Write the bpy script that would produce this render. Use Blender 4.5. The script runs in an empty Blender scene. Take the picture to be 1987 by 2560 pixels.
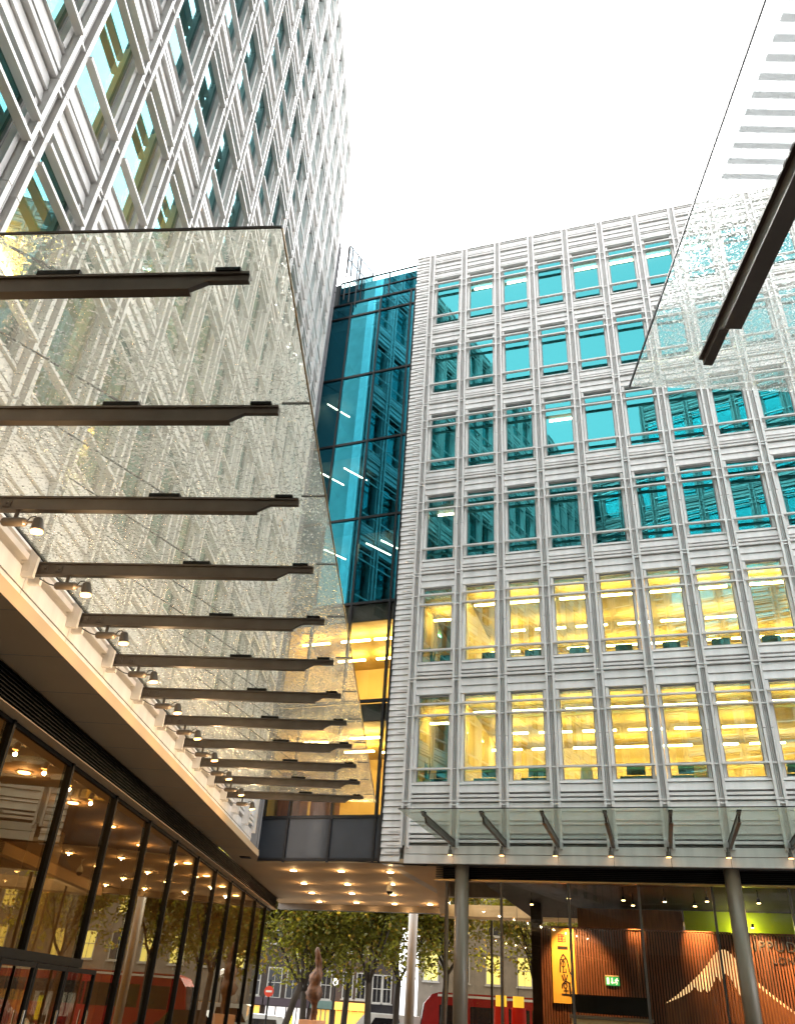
import bpy, math, random
from math import sin, cos, pi, radians as R
from mathutils import Vector, Matrix, Euler
random.seed(7)
S = bpy.context.scene
COL = S.collection
# ------------------------------------------------------------------ camera
def setup_camera():
    cd = bpy.data.cameras.new('camera'); co = bpy.data.objects.new('camera', cd); COL.objects.link(co)
    pitch, roll, yaw = R(31.8845), R(-3.8571), R(-2.8016)
    f = Vector((sin(yaw)*cos(pitch), cos(yaw)*cos(pitch), sin(pitch)))
    r = Vector((cos(yaw), -sin(yaw), 0)); d = f.cross(r)
    Rt = r*cos(roll)+d*sin(roll); Dn = -r*sin(roll)+d*cos(roll)
    m = Matrix.Identity(4)
    for i in range(3):
        m[i][0] = Rt[i]; m[i][1] = -Dn[i]; m[i][2] = -f[i]
    m[0][3], m[1][3], m[2][3] = 0, 0, 1.6
    co.matrix_world = m
    cd.sensor_fit = 'VERTICAL'; cd.sensor_height = 36.0
    cd.lens = 2002.57/2560*36.0
    cd.clip_start = 0.05; cd.clip_end = 2000
    S.camera = co
setup_camera()
# ------------------------------------------------------------------ sky, sun, exposure
SUN_EL, SUN_ROT = R(58), R(-25)
w = bpy.data.worlds.new("World"); S.world = w; w.use_nodes = True
nt = w.node_tree; bg = nt.nodes['Background']
sky = nt.nodes.new('ShaderNodeTexSky'); sky.sky_type = 'NISHITA'; sky.sun_disc = False
sky.sun_elevation = SUN_EL; sky.sun_rotation = SUN_ROT; sky.air_density = 1.2; sky.dust_density = 3.0
hs = nt.nodes.new('ShaderNodeHueSaturation'); hs.inputs['Saturation'].default_value = 0.06
nt.links.new(sky.outputs['Color'], hs.inputs['Color'])
# soft cloud cover: faint, broad brightness variation of the overcast
tc = nt.nodes.new('ShaderNodeTexCoord'); nz = nt.nodes.new('ShaderNodeTexNoise')
nz.inputs['Scale'].default_value = 2.2; nz.inputs['Detail'].default_value = 4
nt.links.new(tc.outputs['Generated'], nz.inputs['Vector'])
mr = nt.nodes.new('ShaderNodeMapRange'); mr.inputs['To Min'].default_value = 0.85; mr.inputs['To Max'].default_value = 1.15
nt.links.new(nz.outputs['Fac'], mr.inputs['Value'])
mx = nt.nodes.new('ShaderNodeVectorMath'); mx.operation = 'SCALE'
nt.links.new(hs.outputs['Color'], mx.inputs[0]); nt.links.new(mr.outputs['Result'], mx.inputs['Scale'])
nt.links.new(mx.outputs['Vector'], bg.inputs['Color'])
bg.inputs['Strength'].default_value = 0.15
sl = bpy.data.lights.new('sun', 'SUN'); sl.energy = 0.5; sl.angle = R(25); sl.color = (1, .97, .92)
so = bpy.data.objects.new('sun', sl); COL.objects.link(so)
sd = Vector((sin(SUN_ROT)*cos(SUN_EL), cos(SUN_ROT)*cos(SUN_EL), sin(SUN_EL)))
so.rotation_euler = sd.to_track_quat('Z', 'Y').to_euler()
S.view_settings.view_transform = 'Standard'; S.view_settings.look = 'None'
S.view_settings.exposure = 2.8; S.view_settings.gamma = 1
S.cycles.max_bounces = 10; S.cycles.diffuse_bounces = 3; S.cycles.glossy_bounces = 5
S.cycles.transmission_bounces = 6; S.cycles.transparent_max_bounces = 24
S.cycles.sample_clamp_indirect = 6; S.cycles.blur_glossy = 0.5; S.cycles.use_denoising = True
# ------------------------------------------------------------------ materials
MATS = {}
def _new(name):
    m = bpy.data.materials.new(name); m.use_nodes = True; MATS[name] = m
    return m, m.node_tree, m.node_tree.nodes['Principled BSDF']
def mat(name, col, rough=.5, metal=0., var=.12, scale=3., bump=0., bscale=40., stretch=(1, 1, 1), spec=.5):
    m, t, b = _new(name)
    b.inputs['Roughness'].default_value = rough; b.inputs['Metallic'].default_value = metal
    b.inputs['Specular IOR Level'].default_value = spec
    tc = t.nodes.new('ShaderNodeTexCoord'); mp = t.nodes.new('ShaderNodeMapping'); mp.inputs['Scale'].default_value = stretch
    t.links.new(tc.outputs['Object'], mp.inputs['Vector'])
    n = t.nodes.new('ShaderNodeTexNoise'); n.inputs['Scale'].default_value = scale; n.inputs['Detail'].default_value = 6
    t.links.new(mp.outputs['Vector'], n.inputs['Vector'])
    r = t.nodes.new('ShaderNodeValToRGB')
    r.color_ramp.elements[0].position = .3; r.color_ramp.elements[1].position = .7
    r.color_ramp.elements[0].color = (*[c*(1-var) for c in col], 1)
    r.color_ramp.elements[1].color = (*[min(1, c*(1+var)) for c in col], 1)
    t.links.new(n.outputs['Fac'], r.inputs['Fac']); t.links.new(r.outputs['Color'], b.inputs['Base Color'])
    if bump:
        n2 = t.nodes.new('ShaderNodeTexNoise'); n2.inputs['Scale'].default_value = bscale
        t.links.new(mp.outputs['Vector'], n2.inputs['Vector'])
        bp = t.nodes.new('ShaderNodeBump'); bp.inputs['Strength'].default_value = bump; bp.inputs['Distance'].default_value = .01
        t.links.new(n2.outputs['Fac'], bp.inputs['Height']); t.links.new(bp.outputs['Normal'], b.inputs['Normal'])
    return m
def emit(name, col, s):
    m, t, b = _new(name)
    b.inputs['Base Color'].default_value = (*col, 1)
    b.inputs['Emission Color'].default_value = (*col, 1); b.inputs['Emission Strength'].default_value = s
    return m
def schlick(t, f0):
    """mirror share of a glass sheet, the same from either side"""
    N = t.nodes.new; L = t.links.new
    g = N('ShaderNodeNewGeometry'); d = N('ShaderNodeVectorMath'); d.operation = 'DOT_PRODUCT'
    L(g.outputs['Normal'], d.inputs[0]); L(g.outputs['Incoming'], d.inputs[1])
    a = N('ShaderNodeMath'); a.operation = 'ABSOLUTE'; L(d.outputs['Value'], a.inputs[0])
    i = N('ShaderNodeMath'); i.operation = 'SUBTRACT'; i.inputs[0].default_value = 1; i.use_clamp = True; L(a.outputs['Value'], i.inputs[1])
    p = N('ShaderNodeMath'); p.operation = 'POWER'; p.inputs[1].default_value = 5; L(i.outputs['Value'], p.inputs[0])
    r = N('ShaderNodeMath'); r.operation = 'MULTIPLY_ADD'; r.inputs[1].default_value = 1-f0; r.inputs[2].default_value = f0; L(p.outputs['Value'], r.inputs[0])
    return r.outputs['Value']
def pane(name, tint, gloss, base, ior=1.5, rough=0.0, wavy=0.0):
    """window glass: clear tinted transmission with a coated mirror reflection that grows at grazing angles"""
    m, t, b = _new(name); t.nodes.remove(b); out = t.nodes['Material Output']
    tr = t.nodes.new('ShaderNodeBsdfTransparent'); tr.inputs['Color'].default_value = (*tint, 1)
    gl = t.nodes.new('ShaderNodeBsdfGlossy'); gl.inputs['Color'].default_value = (*gloss, 1); gl.inputs['Roughness'].default_value = rough
    pg = schlick(t, 0.); rt = t.nodes.new('ShaderNodeMath'); rt.operation = 'POWER'; rt.inputs[1].default_value = .62; t.links.new(pg, rt.inputs[0])
    cm_ = t.nodes.new('ShaderNodeMix'); cm_.data_type = 'RGBA'; cm_.inputs['A'].default_value = (*gloss, 1); cm_.inputs['B'].default_value = (.55, .72, .75, 1)
    t.links.new(rt.outputs['Value'], cm_.inputs['Factor']); t.links.new(cm_.outputs['Result'], gl.inputs['Color'])
    fac = schlick(t, base+2*((ior-1)/(ior+1))**2)
    if wavy:
        tc = t.nodes.new('ShaderNodeTexCoord'); n = t.nodes.new('ShaderNodeTexNoise'); n.inputs['Scale'].default_value = .7
        n.inputs['Detail'].default_value = 0
        t.links.new(tc.outputs['Object'], n.inputs['Vector'])
        bp = t.nodes.new('ShaderNodeBump'); bp.inputs['Strength'].default_value = wavy; bp.inputs['Distance'].default_value = .02
        t.links.new(n.outputs['Fac'], bp.inputs['Height']); t.links.new(bp.outputs['Normal'], gl.inputs['Normal'])
    mix = t.nodes.new('ShaderNodeMixShader'); t.links.new(fac, mix.inputs['Fac'])
    t.links.new(tr.outputs['BSDF'], mix.inputs[1]); t.links.new(gl.outputs['BSDF'], mix.inputs[2])
    t.links.new(mix.outputs['Shader'], out.inputs['Surface'])
    return m
def rain_glass(name, tint, drops=.5, scale=38., frit=0., stripe=None, haze=.12):
    """wet canopy glass: clear sheet, beads of rain that bend the light, a thin film of dirt with a bright haze painted in, optional printed frit bars"""
    m, t, b = _new(name); t.nodes.remove(b); out = t.nodes['Material Output']; N = t.nodes.new; L = t.links.new
    tc = N('ShaderNodeTexCoord')
    wn = N('ShaderNodeTexNoise'); wn.inputs['Scale'].default_value = scale*.45; wn.inputs['Detail'].default_value = 1
    L(tc.outputs['Object'], wn.inputs['Vector'])
    wm = N('ShaderNodeVectorMath'); wm.operation = 'MULTIPLY_ADD'; wm.inputs[1].default_value = (.05, .05, .05)
    L(wn.outputs['Color'], wm.inputs[0]); L(tc.outputs['Object'], wm.inputs[2])
    n = N('ShaderNodeTexNoise'); n.inputs['Scale'].default_value = scale; n.inputs['Detail'].default_value = 2.5; n.inputs['Roughness'].default_value = .55
    L(wm.outputs['Vector'], n.inputs['Vector'])
    big = N('ShaderNodeTexNoise'); big.inputs['Scale'].default_value = 1.1; big.inputs['Detail'].default_value = 3
    L(tc.outputs['Object'], big.inputs['Vector'])
    th = N('ShaderNodeMath'); th.operation = 'MULTIPLY_ADD'; th.inputs[1].default_value = .28; L(big.outputs['Fac'], th.inputs[0]); L(n.outputs['Fac'], th.inputs[2])
    rp = N('ShaderNodeMapRange'); rp.inputs['From Min'].default_value = .70-.1*drops; rp.inputs['From Max'].default_value = .78-.1*drops
    L(th.outputs['Value'], rp.inputs['Value'])
    bp = N('ShaderNodeBump'); bp.inputs['Strength'].default_value = 1.0; bp.inputs['Distance'].default_value = .05
    L(n.outputs['Fac'], bp.inputs['Height'])
    tr = N('ShaderNodeBsdfTransparent'); tr.inputs['Color'].default_value = (*tint, 1)
    rf = N('ShaderNodeBsdfRefraction'); rf.inputs['IOR'].default_value = 1.07; rf.inputs['Roughness'].default_value = .02
    rf.inputs['Color'].default_value = (*tint, 1); L(bp.outputs['Normal'], rf.inputs['Normal'])
    dm = N('ShaderNodeMixShader'); L(rp.outputs['Result'], dm.inputs['Fac']); L(tr.outputs['BSDF'], dm.inputs[1]); L(rf.outputs['BSDF'], dm.inputs[2])
    tl = N('ShaderNodeBsdfTranslucent'); tl.inputs['Color'].default_value = (.96, .93, .82, 1)
    df = N('ShaderNodeBsdfDiffuse'); df.inputs['Color'].default_value = (.6, .6, .55, 1)
    td = N('ShaderNodeMixShader'); td.inputs['Fac'].default_value = .35; L(tl.outputs['BSDF'], td.inputs[1]); L(df.outputs['BSDF'], td.inputs[2])
    hz = N('ShaderNodeMath'); hz.operation = 'MULTIPLY_ADD'; hz.inputs[1].default_value = haze*1.2; hz.inputs[2].default_value = haze*.35  # pale veil put into the glass to brighten it
    L(big.outputs['Fac'], hz.inputs[0]); hval = hz.outputs['Value']
    if stripe:
        sx = N('ShaderNodeSeparateXYZ'); L(tc.outputs['Object'], sx.inputs['Vector'])
        md = N('ShaderNodeMath'); md.operation = 'FRACT'
        sc_ = N('ShaderNodeMath'); sc_.operation = 'MULTIPLY'; sc_.inputs[1].default_value = 1/stripe[0]; L(sx.outputs['Y'], sc_.inputs[0]); L(sc_.outputs['Value'], md.inputs[0])
        lt = N('ShaderNodeMath'); lt.operation = 'LESS_THAN'; lt.inputs[1].default_value = .5; L(md.outputs['Value'], lt.inputs[0])
        gx = N('ShaderNodeMath'); gx.operation = 'GREATER_THAN'; gx.inputs[1].default_value = stripe[1]; L(sx.outputs['X'], gx.inputs[0])
        gy = N('ShaderNodeMath'); gy.operation = 'LESS_THAN'; gy.inputs[1].default_value = stripe[2]; L(sx.outputs['Y'], gy.inputs[0])
        gm = N('ShaderNodeMath'); gm.operation = 'MULTIPLY'; L(gx.outputs['Value'], gm.inputs[0]); L(gy.outputs['Value'], gm.inputs[1])
        am = N('ShaderNodeMath'); am.operation = 'MULTIPLY'; L(lt.outputs['Value'], am.inputs[0]); L(gm.outputs['Value'], am.inputs[1])
        frit_v = N('ShaderNodeMath'); frit_v.operation = 'MULTIPLY'; frit_v.inputs[1].default_value = stripe[3]; L(am.outputs['Value'], frit_v.inputs[0])
    hm = N('ShaderNodeMixShader'); L(hval, hm.inputs['Fac']); L(dm.outputs['Shader'], hm.inputs[1]); L(td.outputs['Shader'], hm.inputs[2])
    if stripe:
        fd = N('ShaderNodeBsdfDiffuse'); fd.inputs['Color'].default_value = (.50, .60, .63, 1)
        fm_ = N('ShaderNodeMixShader'); L(frit_v.outputs['Value'], fm_.inputs['Fac']); L(hm.outputs['Shader'], fm_.inputs[1]); L(fd.outputs['BSDF'], fm_.inputs[2]); hm = fm_
    gl = N('ShaderNodeBsdfGlossy'); gl.inputs['Roughness'].default_value = .03; gl.inputs['Color'].default_value = (.95, .97, .9, 1); L(bp.outputs['Normal'], gl.inputs['Normal'])
    gm2 = N('ShaderNodeMixShader'); L(schlick(t, .035), gm2.inputs['Fac']); L(hm.outputs['Shader'], gm2.inputs[1]); L(gl.outputs['BSDF'], gm2.inputs[2])
    L(gm2.outputs['Shader'], out.inputs['Surface'])
    return m
mat('cladding', (.76, .735, .71), .42, .0, .11, 1.1, .12, 60, (3, 3, .35))
mat('fin', (.74, .715, .69), .45, .15, .06, 2)
mat('cladding_dimmed', (.30, .28, .26), .5, 0, .1, 1)  # cladding colour darkened on the out-of-view blocks to cut bounced light
mat('groove', (.72, .70, .675), .6)
mat('dark_gap', (.18, .17, .16), .7)
mat('white_panel', (.68, .65, .61), .4, 0, .08, .9, .1, 30)
mat('bronze', (.105, .087, .072), .38, .35, .15, 4)
mat('black_metal', (.006, .0055, .005), .55, 0, spec=.2)
mat('window_frame', (.30, .29, .28), .45, .2)
mat('frame', (.022, .021, .022), .35, .4)
mat('brass', (.42, .27, .11), .3, .9, .1)
mat('soffit', (.56, .42, .27), .75, 0, .06, .6, spec=.08)
mat('lobby_wall', (.34, .25, .15), .6, 0, .1, .5)
mat('lobby_floor', (.20, .15, .10), .25)
mat('room_lit', (.70, .53, .22), .7, 0, .08, .5)  # yellow lamplight of the lit rooms is partly put into this colour
mat('room_dark', (.035, .045, .045), .7)  # near-black, the lack of light in unlit rooms put into the colour
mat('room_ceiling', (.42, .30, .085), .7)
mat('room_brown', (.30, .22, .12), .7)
mat('grey_panel', (.060, .066, .078), .18, .1, .1, 1)
mat('column', (.20, .160, .118), .3, 0, .05, 3)
mat('concrete', (.38, .35, .32), .8, 0, .12, 2, .3, 20)
mat('asphalt', (.045, .045, .048), .6, 0, .25, 2, .4, 60)
mat('paving', (.055, .048, .042), .3, 0, .15, 1.5, .3, 30)
mat('brick', (.06, .037, .026), .85, 0, .3, 6, .5, 25)
mat('brick_dark', (.032, .022, .016), .85, 0, .3, 6, .5, 25)
mat('stone', (.15, .125, .095), .8, 0, .15, 2, .3, 15)
mat('white_paint', (.62, .61, .57), .45, 0, .05)
mat('bark', (.035, .027, .019), .9, 0, .45, 7, .8, 22, (1, 1, .3))
mat('rust_bronze', (.10, .042, .016), .55, .4, .55, 5, .8, 9)
mat('peach', (.55, .25, .11), .6)
mat('red_paint', (.26, .008, .008), .25, 0, .08)
mat('green_shop', (.07, .12, .10), .5)
mat('purple_shop', (.028, .014, .020), .4)
mat('slat_wood', (.17, .062, .028), .45, 0, .35, 4, .3, 30, (6, 6, .6))
mat('mountain_wood', (.30, .125, .045), .5, 0, .25, 3, .2, 30, (6, 6, .6))
mat('backing', (.018, .010, .008), .8)
mat('banner_wood', (.80, .43, .06), .5, 0, .12, 3, .1, 30, (8, 8, .5))
mat('ink', (.012, .006, .008), .7)
mat('seal_red', (.55, .04, .015), .6)
mat('steel', (.6, .55, .48), .2, 1., .05)
mat('cable', (.02, .02, .02), .6)
def leafmat(name, col, tcol):
    m = mat(name, col, .5, 0, .45, 1.2); t = m.node_tree; b = t.nodes['Principled BSDF']; out = t.nodes['Material Output']
    tl = t.nodes.new('ShaderNodeBsdfTranslucent'); tl.inputs['Color'].default_value = (*tcol, 1)
    mx = t.nodes.new('ShaderNodeMixShader'); mx.inputs['Fac'].default_value = .5
    t.links.new(b.outputs['BSDF'], mx.inputs[1]); t.links.new(tl.outputs['BSDF'], mx.inputs[2]); t.links.new(mx.outputs['Shader'], out.inputs['Surface'])
leafmat('leaf', (.085, .092, .013), (.36, .34, .03)); leafmat('leaf_dry', (.20, .13, .018), (.5, .32, .03))
mat('plant_leaf', (.03, .08, .03), .5)
mat('pot', (.7, .65, .3), .5)
mat('tyre', (.02, .02, .02), .8)
mat('black_paint', (.012, .012, .014), .15)
mat('lime', (.45, .60, .02), .6, 0, .1, 1)
mat('cream', (.62, .46, .25), .6)
mat('sash_white', (.30, .285, .25), .5)
emit('tube', (1.0, .73, .26), 14)
emit('tube_white', (1.0, .86, .58), 6)
emit('lamp_warm', (1.0, .62, .24), 6)
emit('lamp_lens', (1.0, .48, .14), 1.1)
emit('snowcap', (1.0, .66, .32), .22)
emit('win_lit', (.90, .78, .20), .09)
emit('win_warm', (1.0, .50, .08), .11)
emit('sign_white', (.95, .90, .85), .10)
emit('sign_yellow', (1.0, .85, .02), .35)
emit('sign_red', (1.0, .03, .02), 1.2)
emit('exit_green', (.02, .40, .12), .08)
emit('exit_white', (.9, 1, .92), .15)
emit('lantern_red', (.55, .016, .006), .05)
emit('lantern_yellow', (1, .60, .05), .16)
emit('red_dot', (1, .03, .03), 1)
pane('solar_glass', (.68, .78, .68), (.09, .52, .56), .36, 1.5, 0, .25)
pane('teal_glass', (.34, .52, .52), (.045, .46, .62), .34, 1.5)
pane('lobby_glass', (.72, .58, .38), (1.0, .76, .44), .17, 1.6, 0, .06)
pane('shop_glass', (.88, .83, .74), (.9, .9, .85), .0, 1.34)
pane('screen_glass', (.34, .37, .39), (.3, .4, .42), .06, 1.5)
pane('clear_glass', (.78, .86, .84), (.85, .95, .95), .06, 1.5)
rain_glass('rain_glass_left', (.995, .985, .93), .20, 26, haze=.12)
rain_glass('rain_glass_right', (.97, .98, .975), .26, 64, haze=.07, stripe=(.1, 1.65, 3.05, .66))
rain_glass('rain_glass_front', (.86, .92, .88), -.6, 30, haze=.045)
# ------------------------------------------------------------------ mesh helpers
class MB:
    def __init__(s): s.v = []; s.f = []; s.mi = []; s.cur = 0
    def face(s, pts):
        b = len(s.v); s.v += [tuple(p) for p in pts]; s.f.append(list(range(b, b+len(pts)))); s.mi.append(s.cur); return s
    def hexa(s, p):
        b = len(s.v); s.v += [tuple(q) for q in p]
        for q in ((0, 3, 2, 1), (4, 5, 6, 7), (0, 1, 5, 4), (1, 2, 6, 5), (2, 3, 7, 6), (3, 0, 4, 7)):
            s.f.append([b+i for i in q]); s.mi.append(s.cur)
        return s
    def box(s, x0, x1, y0, y1, z0, z1):
        return s.hexa([(x0, y0, z0), (x1, y0, z0), (x1, y1, z0), (x0, y1, z0), (x0, y0, z1), (x1, y0, z1), (x1, y1, z1), (x0, y1, z1)])
    def plank(s, x0, x1, z0, z1, y=0., out=.042, top=.012, back=.09):
        return s.hexa([(x0, y-out, z0), (x1, y-out, z0), (x1, y+back, z0), (x0, y+back, z0), (x0, y-top, z1), (x1, y-top, z1), (x1, y+back, z1), (x0, y+back, z1)])
    def prism(s, pts, axis, a, b):
        """polygon of 2-D points swept along an axis ('x','y','z') from a to b"""
        def P(p, t): return (t, p[0], p[1]) if axis == 'x' else (p[0], t, p[1]) if axis == 'y' else (p[0], p[1], t)
        n = len(pts); bs = len(s.v); s.v += [P(p, a) for p in pts]+[P(p, b) for p in pts]
        s.f.append([bs+i for i in range(n)][::-1]); s.f.append([bs+n+i for i in range(n)]); s.mi += [s.cur]*2
        for i in range(n):
            j = (i+1) % n; s.f.append([bs+i, bs+j, bs+n+j, bs+n+i]); s.mi.append(s.cur)
        return s
    def tube(s, pts, rad, n=8, cap=True):
        pts = [Vector(p) for p in pts]; rad = rad if isinstance(rad, (list, tuple)) else [rad]*len(pts)
        b0 = len(s.v); pu = None
        for i, p in enumerate(pts):
            d = (pts[min(i+1, len(pts)-1)]-pts[max(i-1, 0)])
            d = d.normalized() if d.length > 1e-9 else Vector((0, 0, 1))
            u = d.cross(Vector((0, 0, 1)) if abs(d.z) < .95 else Vector((1, 0, 0))).normalized() if pu is None else (pu-d*pu.dot(d)).normalized()
            pu = u; v = d.cross(u)
            for k in range(n):
                a = 2*pi*k/n; s.v.append(tuple(p+(u*cos(a)+v*sin(a))*rad[i]))
        for i in range(len(pts)-1):
            for k in range(n):
                k2 = (k+1) % n; s.f.append([b0+i*n+k, b0+i*n+k2, b0+(i+1)*n+k2, b0+(i+1)*n+k]); s.mi.append(s.cur)
        if cap:
            s.f.append([b0+k for k in range(n)][::-1]); s.f.append([b0+(len(pts)-1)*n+k for k in range(n)]); s.mi += [s.cur]*2
        return s
    def lathe(s, prof, c=(0, 0, 0), n=24, cap=True):
        return s.tube([(c[0], c[1], c[2]+z) for r, z in prof], [max(r, 1e-4) for r, z in prof], n, cap) if all(abs(prof[i+1][1]-prof[i][1]) > 1e-6 for i in range(len(prof)-1)) else s
    def ribbon(s, pts, wd, y0, y1):
        """thick brush stroke in the x-z plane"""
        for (xa, za), (xb, zb) in zip(pts, pts[1:]):
            d = Vector((xb-xa, zb-za)); ln = d.length or 1e-6; d /= ln; n = Vector((-d.y, d.x))*wd/2; e = d*wd*.35
            q = [(xa-e.x+n.x, za-e.y+n.y), (xa-e.x-n.x, za-e.y-n.y), (xb+e.x-n.x, zb+e.y-n.y), (xb+e.x+n.x, zb+e.y+n.y)]
            s.prism(q, 'y', y0, y1)
        return s
    def mesh(s, name, mats, smooth=False):
        me = bpy.data.meshes.new(name); me.from_pydata(s.v, [], s.f)
        for m in (mats if isinstance(mats, (list, tuple)) else [mats]): me.materials.append(MATS[m])
        me.polygons.foreach_set('material_index', s.mi)
        if smooth: me.polygons.foreach_set('use_smooth', [True]*len(me.polygons))
        me.update(); return me
    def build(s, name, mats, parent=None, loc=(0, 0, 0), rz=0., smooth=False):
        return place(name, s.mesh(name, mats, smooth), parent, loc, rz)
def place(name, me, parent=None, loc=(0, 0, 0), rz=0.):
    o = bpy.data.objects.new(name, me); COL.objects.link(o); o.location = loc; o.rotation_euler = (0, 0, rz)
    if parent is not None: o.parent = parent
    return o
def tag(o, label=None, cat=None, group=None, kind=None):
    for k, v in (('label', label), ('category', cat), ('group', group), ('kind', kind)):
        if v: o[k] = v
    return o
def thing(name, label, cat, loc=(0, 0, 0), rz=0., group=None):
    return tag(place(name, None, None, loc, rz), label, cat, group)
def copy_tree(o, parent=None):
    c = o.copy(); COL.objects.link(c); c.parent = parent
    for ch in o.children: copy_tree(ch, c)
    return c
ORD = ['first', 'second', 'third', 'fourth', 'fifth', 'sixth', 'seventh', 'eighth', 'ninth', 'tenth', 'eleventh', 'twelfth', 'thirteenth', 'fourteenth']
# ------------------------------------------------------------------ frames of reference
RA = R(-16.1901)                        # right-hand building: along the wall / into the wall
R0 = Vector((-.36302, 25.42714, 0)); RX = Vector((cos(RA), sin(RA), 0)); RY = Vector((-sin(RA), cos(RA), 0))
def RP(u, y, z=0.): return R0+RX*u+RY*y+Vector((0, 0, z))
GZ = -.6                                # ground
SOF = 5.297                             # soffit over the passage
SILL, FH, WH = 7.61, 3.9, 2.75          # first office sill, storey, window height
# ------------------------------------------------------------------ ground
MB().box(-400, 400, -300, 700, GZ-.5, GZ).build('ground', 'paving')
tag(bpy.data.objects['ground'], kind='structure')
tag(MB().box(-200, 200, 49, 60, GZ, GZ+.004).build('road', 'asphalt'), kind='structure')
tag(MB().box(-200, 200, 60, 66, GZ+.0, GZ+.12).build('pavement', 'concrete'), kind='structure')
# ------------------------------------------------------------------ facade system (shared by the three stone-coloured blocks)
def window_meshes(s, key):
    hw = s/2-.238
    fr = MB(); H = WH
    for x0, x1, z0, z1 in ((-hw, -hw+.032, 0, H), (hw-.032, hw, 0, H), (-hw+.032, hw-.032, 0, .04), (-hw+.032, hw-.032, H-.05, H)):
        fr.box(x0, x1, .06, .14, z0, z1)
    pn = MB().face([(-hw+.032, .10, .04), (hw-.032, .10, .04), (hw-.032, .10, H-.05), (-hw+.032, .10, H-.05)])
    br = MB().box(-s/2+.145, s/2-.145, -.165, -.055, -.026, .026)
    return fr.mesh('window', 'window_frame'), pn.mesh('pane', 'solar_glass'), br.mesh('transom_bar', 'fin')
def facade(root, m0, s, n, rows, ztop, zbot, y=0., maxwin=100, order=None, left_ext=0., fin_bot=5.7, skin=('cladding', 'fin', 'groove')):
    """n bays from mullion m0 at spacing s. Everything in the building's own frame (x along, y into the wall)."""
    cl = MB(); gap = MB()
    xs = [m0+s*i for i in range(n+1)]
    def spandrel(x0, x1, S, hi, lo):
        z = hi                                            # laid from the top of the spandrel down
        pat = [(.11, 0), (.235, 0), (.05, 2), (.075, 1), (.05, 2), (.075, 1), (.035, 2), (.26, 0), (.26, 0)]
        i = 0
        while z-lo > .03:
            h, k = pat[i % len(pat)]; h = min(h, z-lo); i += 1
            if k == 0: cl.plank(x0, x1, z-h+.019, z, y, .052)
            elif k == 1: cl.box(x0, x1, y-.085, y+.09, z-h, z)
            z -= h
    for i in range(n):
        x0, x1 = xs[i]+.145, xs[i+1]-.145
        o0, o1 = xs[i]+.238, xs[i+1]-.238
        for r, z in enumerate(rows):
            top = z+WH
            for a, b in ((x0+.012, o0), (o1, x1-.012)): cl.box(a, b, y-.03, y+.20, z, top)          # jambs
            nxt = rows[r+1] if r+1 < len(rows) else ztop-.06
            spandrel(x0, x1, z, nxt, top)
        spandrel(x0, x1, rows[0], rows[0], zbot+.5)
        for q, (za, zb) in enumerate(((zbot+.26, zbot+.488), (zbot, zbot+.246))): cl.plank(xs[i]+.006, xs[i+1]-.006, za, zb, y-.02, .03, .02)
    cl.box(xs[0]-.14, xs[-1]+.14, y-.06, y+.5, ztop-.05, ztop)                              # coping
    cl.build('cladding', skin[0], root)
    for za, zb in zip([zbot]+[z+WH for z in rows], list(rows)+[ztop-.06]):
        MB().box(xs[0]-.1, xs[-1]+.1, y+.091, y+.40, za+.001, zb-.001).build('spandrel_wall', 'dark_gap', root)
    bands = [zbot]+[z-.62 for z in rows]+[ztop-.06]
    fm = MB()
    for sx in (-.105, .105):
        for a, b in zip(bands, bands[1:]):
            a = max(a, fin_bot)
            mid = (a+b)/2 if b-a > 2 else None
            for p, q in (((a, mid), (mid, b)) if mid else ((a, b),)): fm.box(sx-.036, sx+.036, y-.125, y+.02, p+.008, q-.008)
    fm.cur = 1; fm.box(-.145, .145, y+.0, y+.40, zbot+.5, ztop-.06); fm.cur = 0
    for sx in (-.032, .016): fm.box(sx, sx+.016, y-.06, y-.001, zbot+.5, ztop-.06)
    for b in bands[1:-1]:
        for d in (-.09, .02): fm.box(-.067, .067, y-.10, y-.06, b+d, b+d+.045)
    for z in rows:
        for d in (.37, 2.05, 2.42): fm.box(-.067, .067, y-.105, y-.075, z+d-.02, z+d+.02)
    mm = fm.mesh('mullion', [skin[1], skin[2]])
    for x in xs: place('mullion', mm, root, (x, 0, 0))
    wf, wp, wb = window_meshes(s, root.name)
    cells = [(r, i) for r in range(len(rows)) for i in range(n)]
    if order: cells.sort(key=order)
    for r, i in cells[:maxwin]:
        o = place('window', wf, root, ((xs[i]+xs[i+1])/2, y, rows[r]))
        place('pane', wp, o)
        for d in (.37, 2.05, 2.42): place('transom_bar', wb, o, (0, 0, d))
    if len(cells) > maxwin:
        rest = MB(); hw = s/2-.26
        for r, i in cells[maxwin:]:
            c = (xs[i]+xs[i+1])/2; z = rows[r]
            rest.cur = 0; rest.face([(c-hw, y+.21, z), (c+hw, y+.21, z), (c+hw, y+.21, z+WH), (c-hw, y+.21, z+WH)])
            rest.cur = 1
            for d in (.37, 2.05, 2.42): rest.box(c-s/2+.145, c+s/2-.145, y-.125, y-.075, z+d-.025, z+d+.025)
        tag(rest.build('far_windows', ['solar_glass', 'fin'], root), kind='stuff')
    return xs
def interior(root, x0, x1, z, depth, wall, ceil, y=.42, floor='room_brown', name='office_room'):
    m = MB(); zf, zc = z-.35, z+WH+.15
    m.cur = 0; m.box(x0, x1, y+depth, y+depth+.2, zf, zc)
    for a, b in ((x0-.2, x0), (x1, x1+.2)): m.box(a, b, y, y+depth, zf, zc)
    m.cur = 1; m.box(x0, x1, y, y+depth, zc, zc+.3)
    m.cur = 2; m.box(x0, x1, y, y+depth, zf-.3, zf)
    return m.build(name, [wall, ceil, floor], root)
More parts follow.
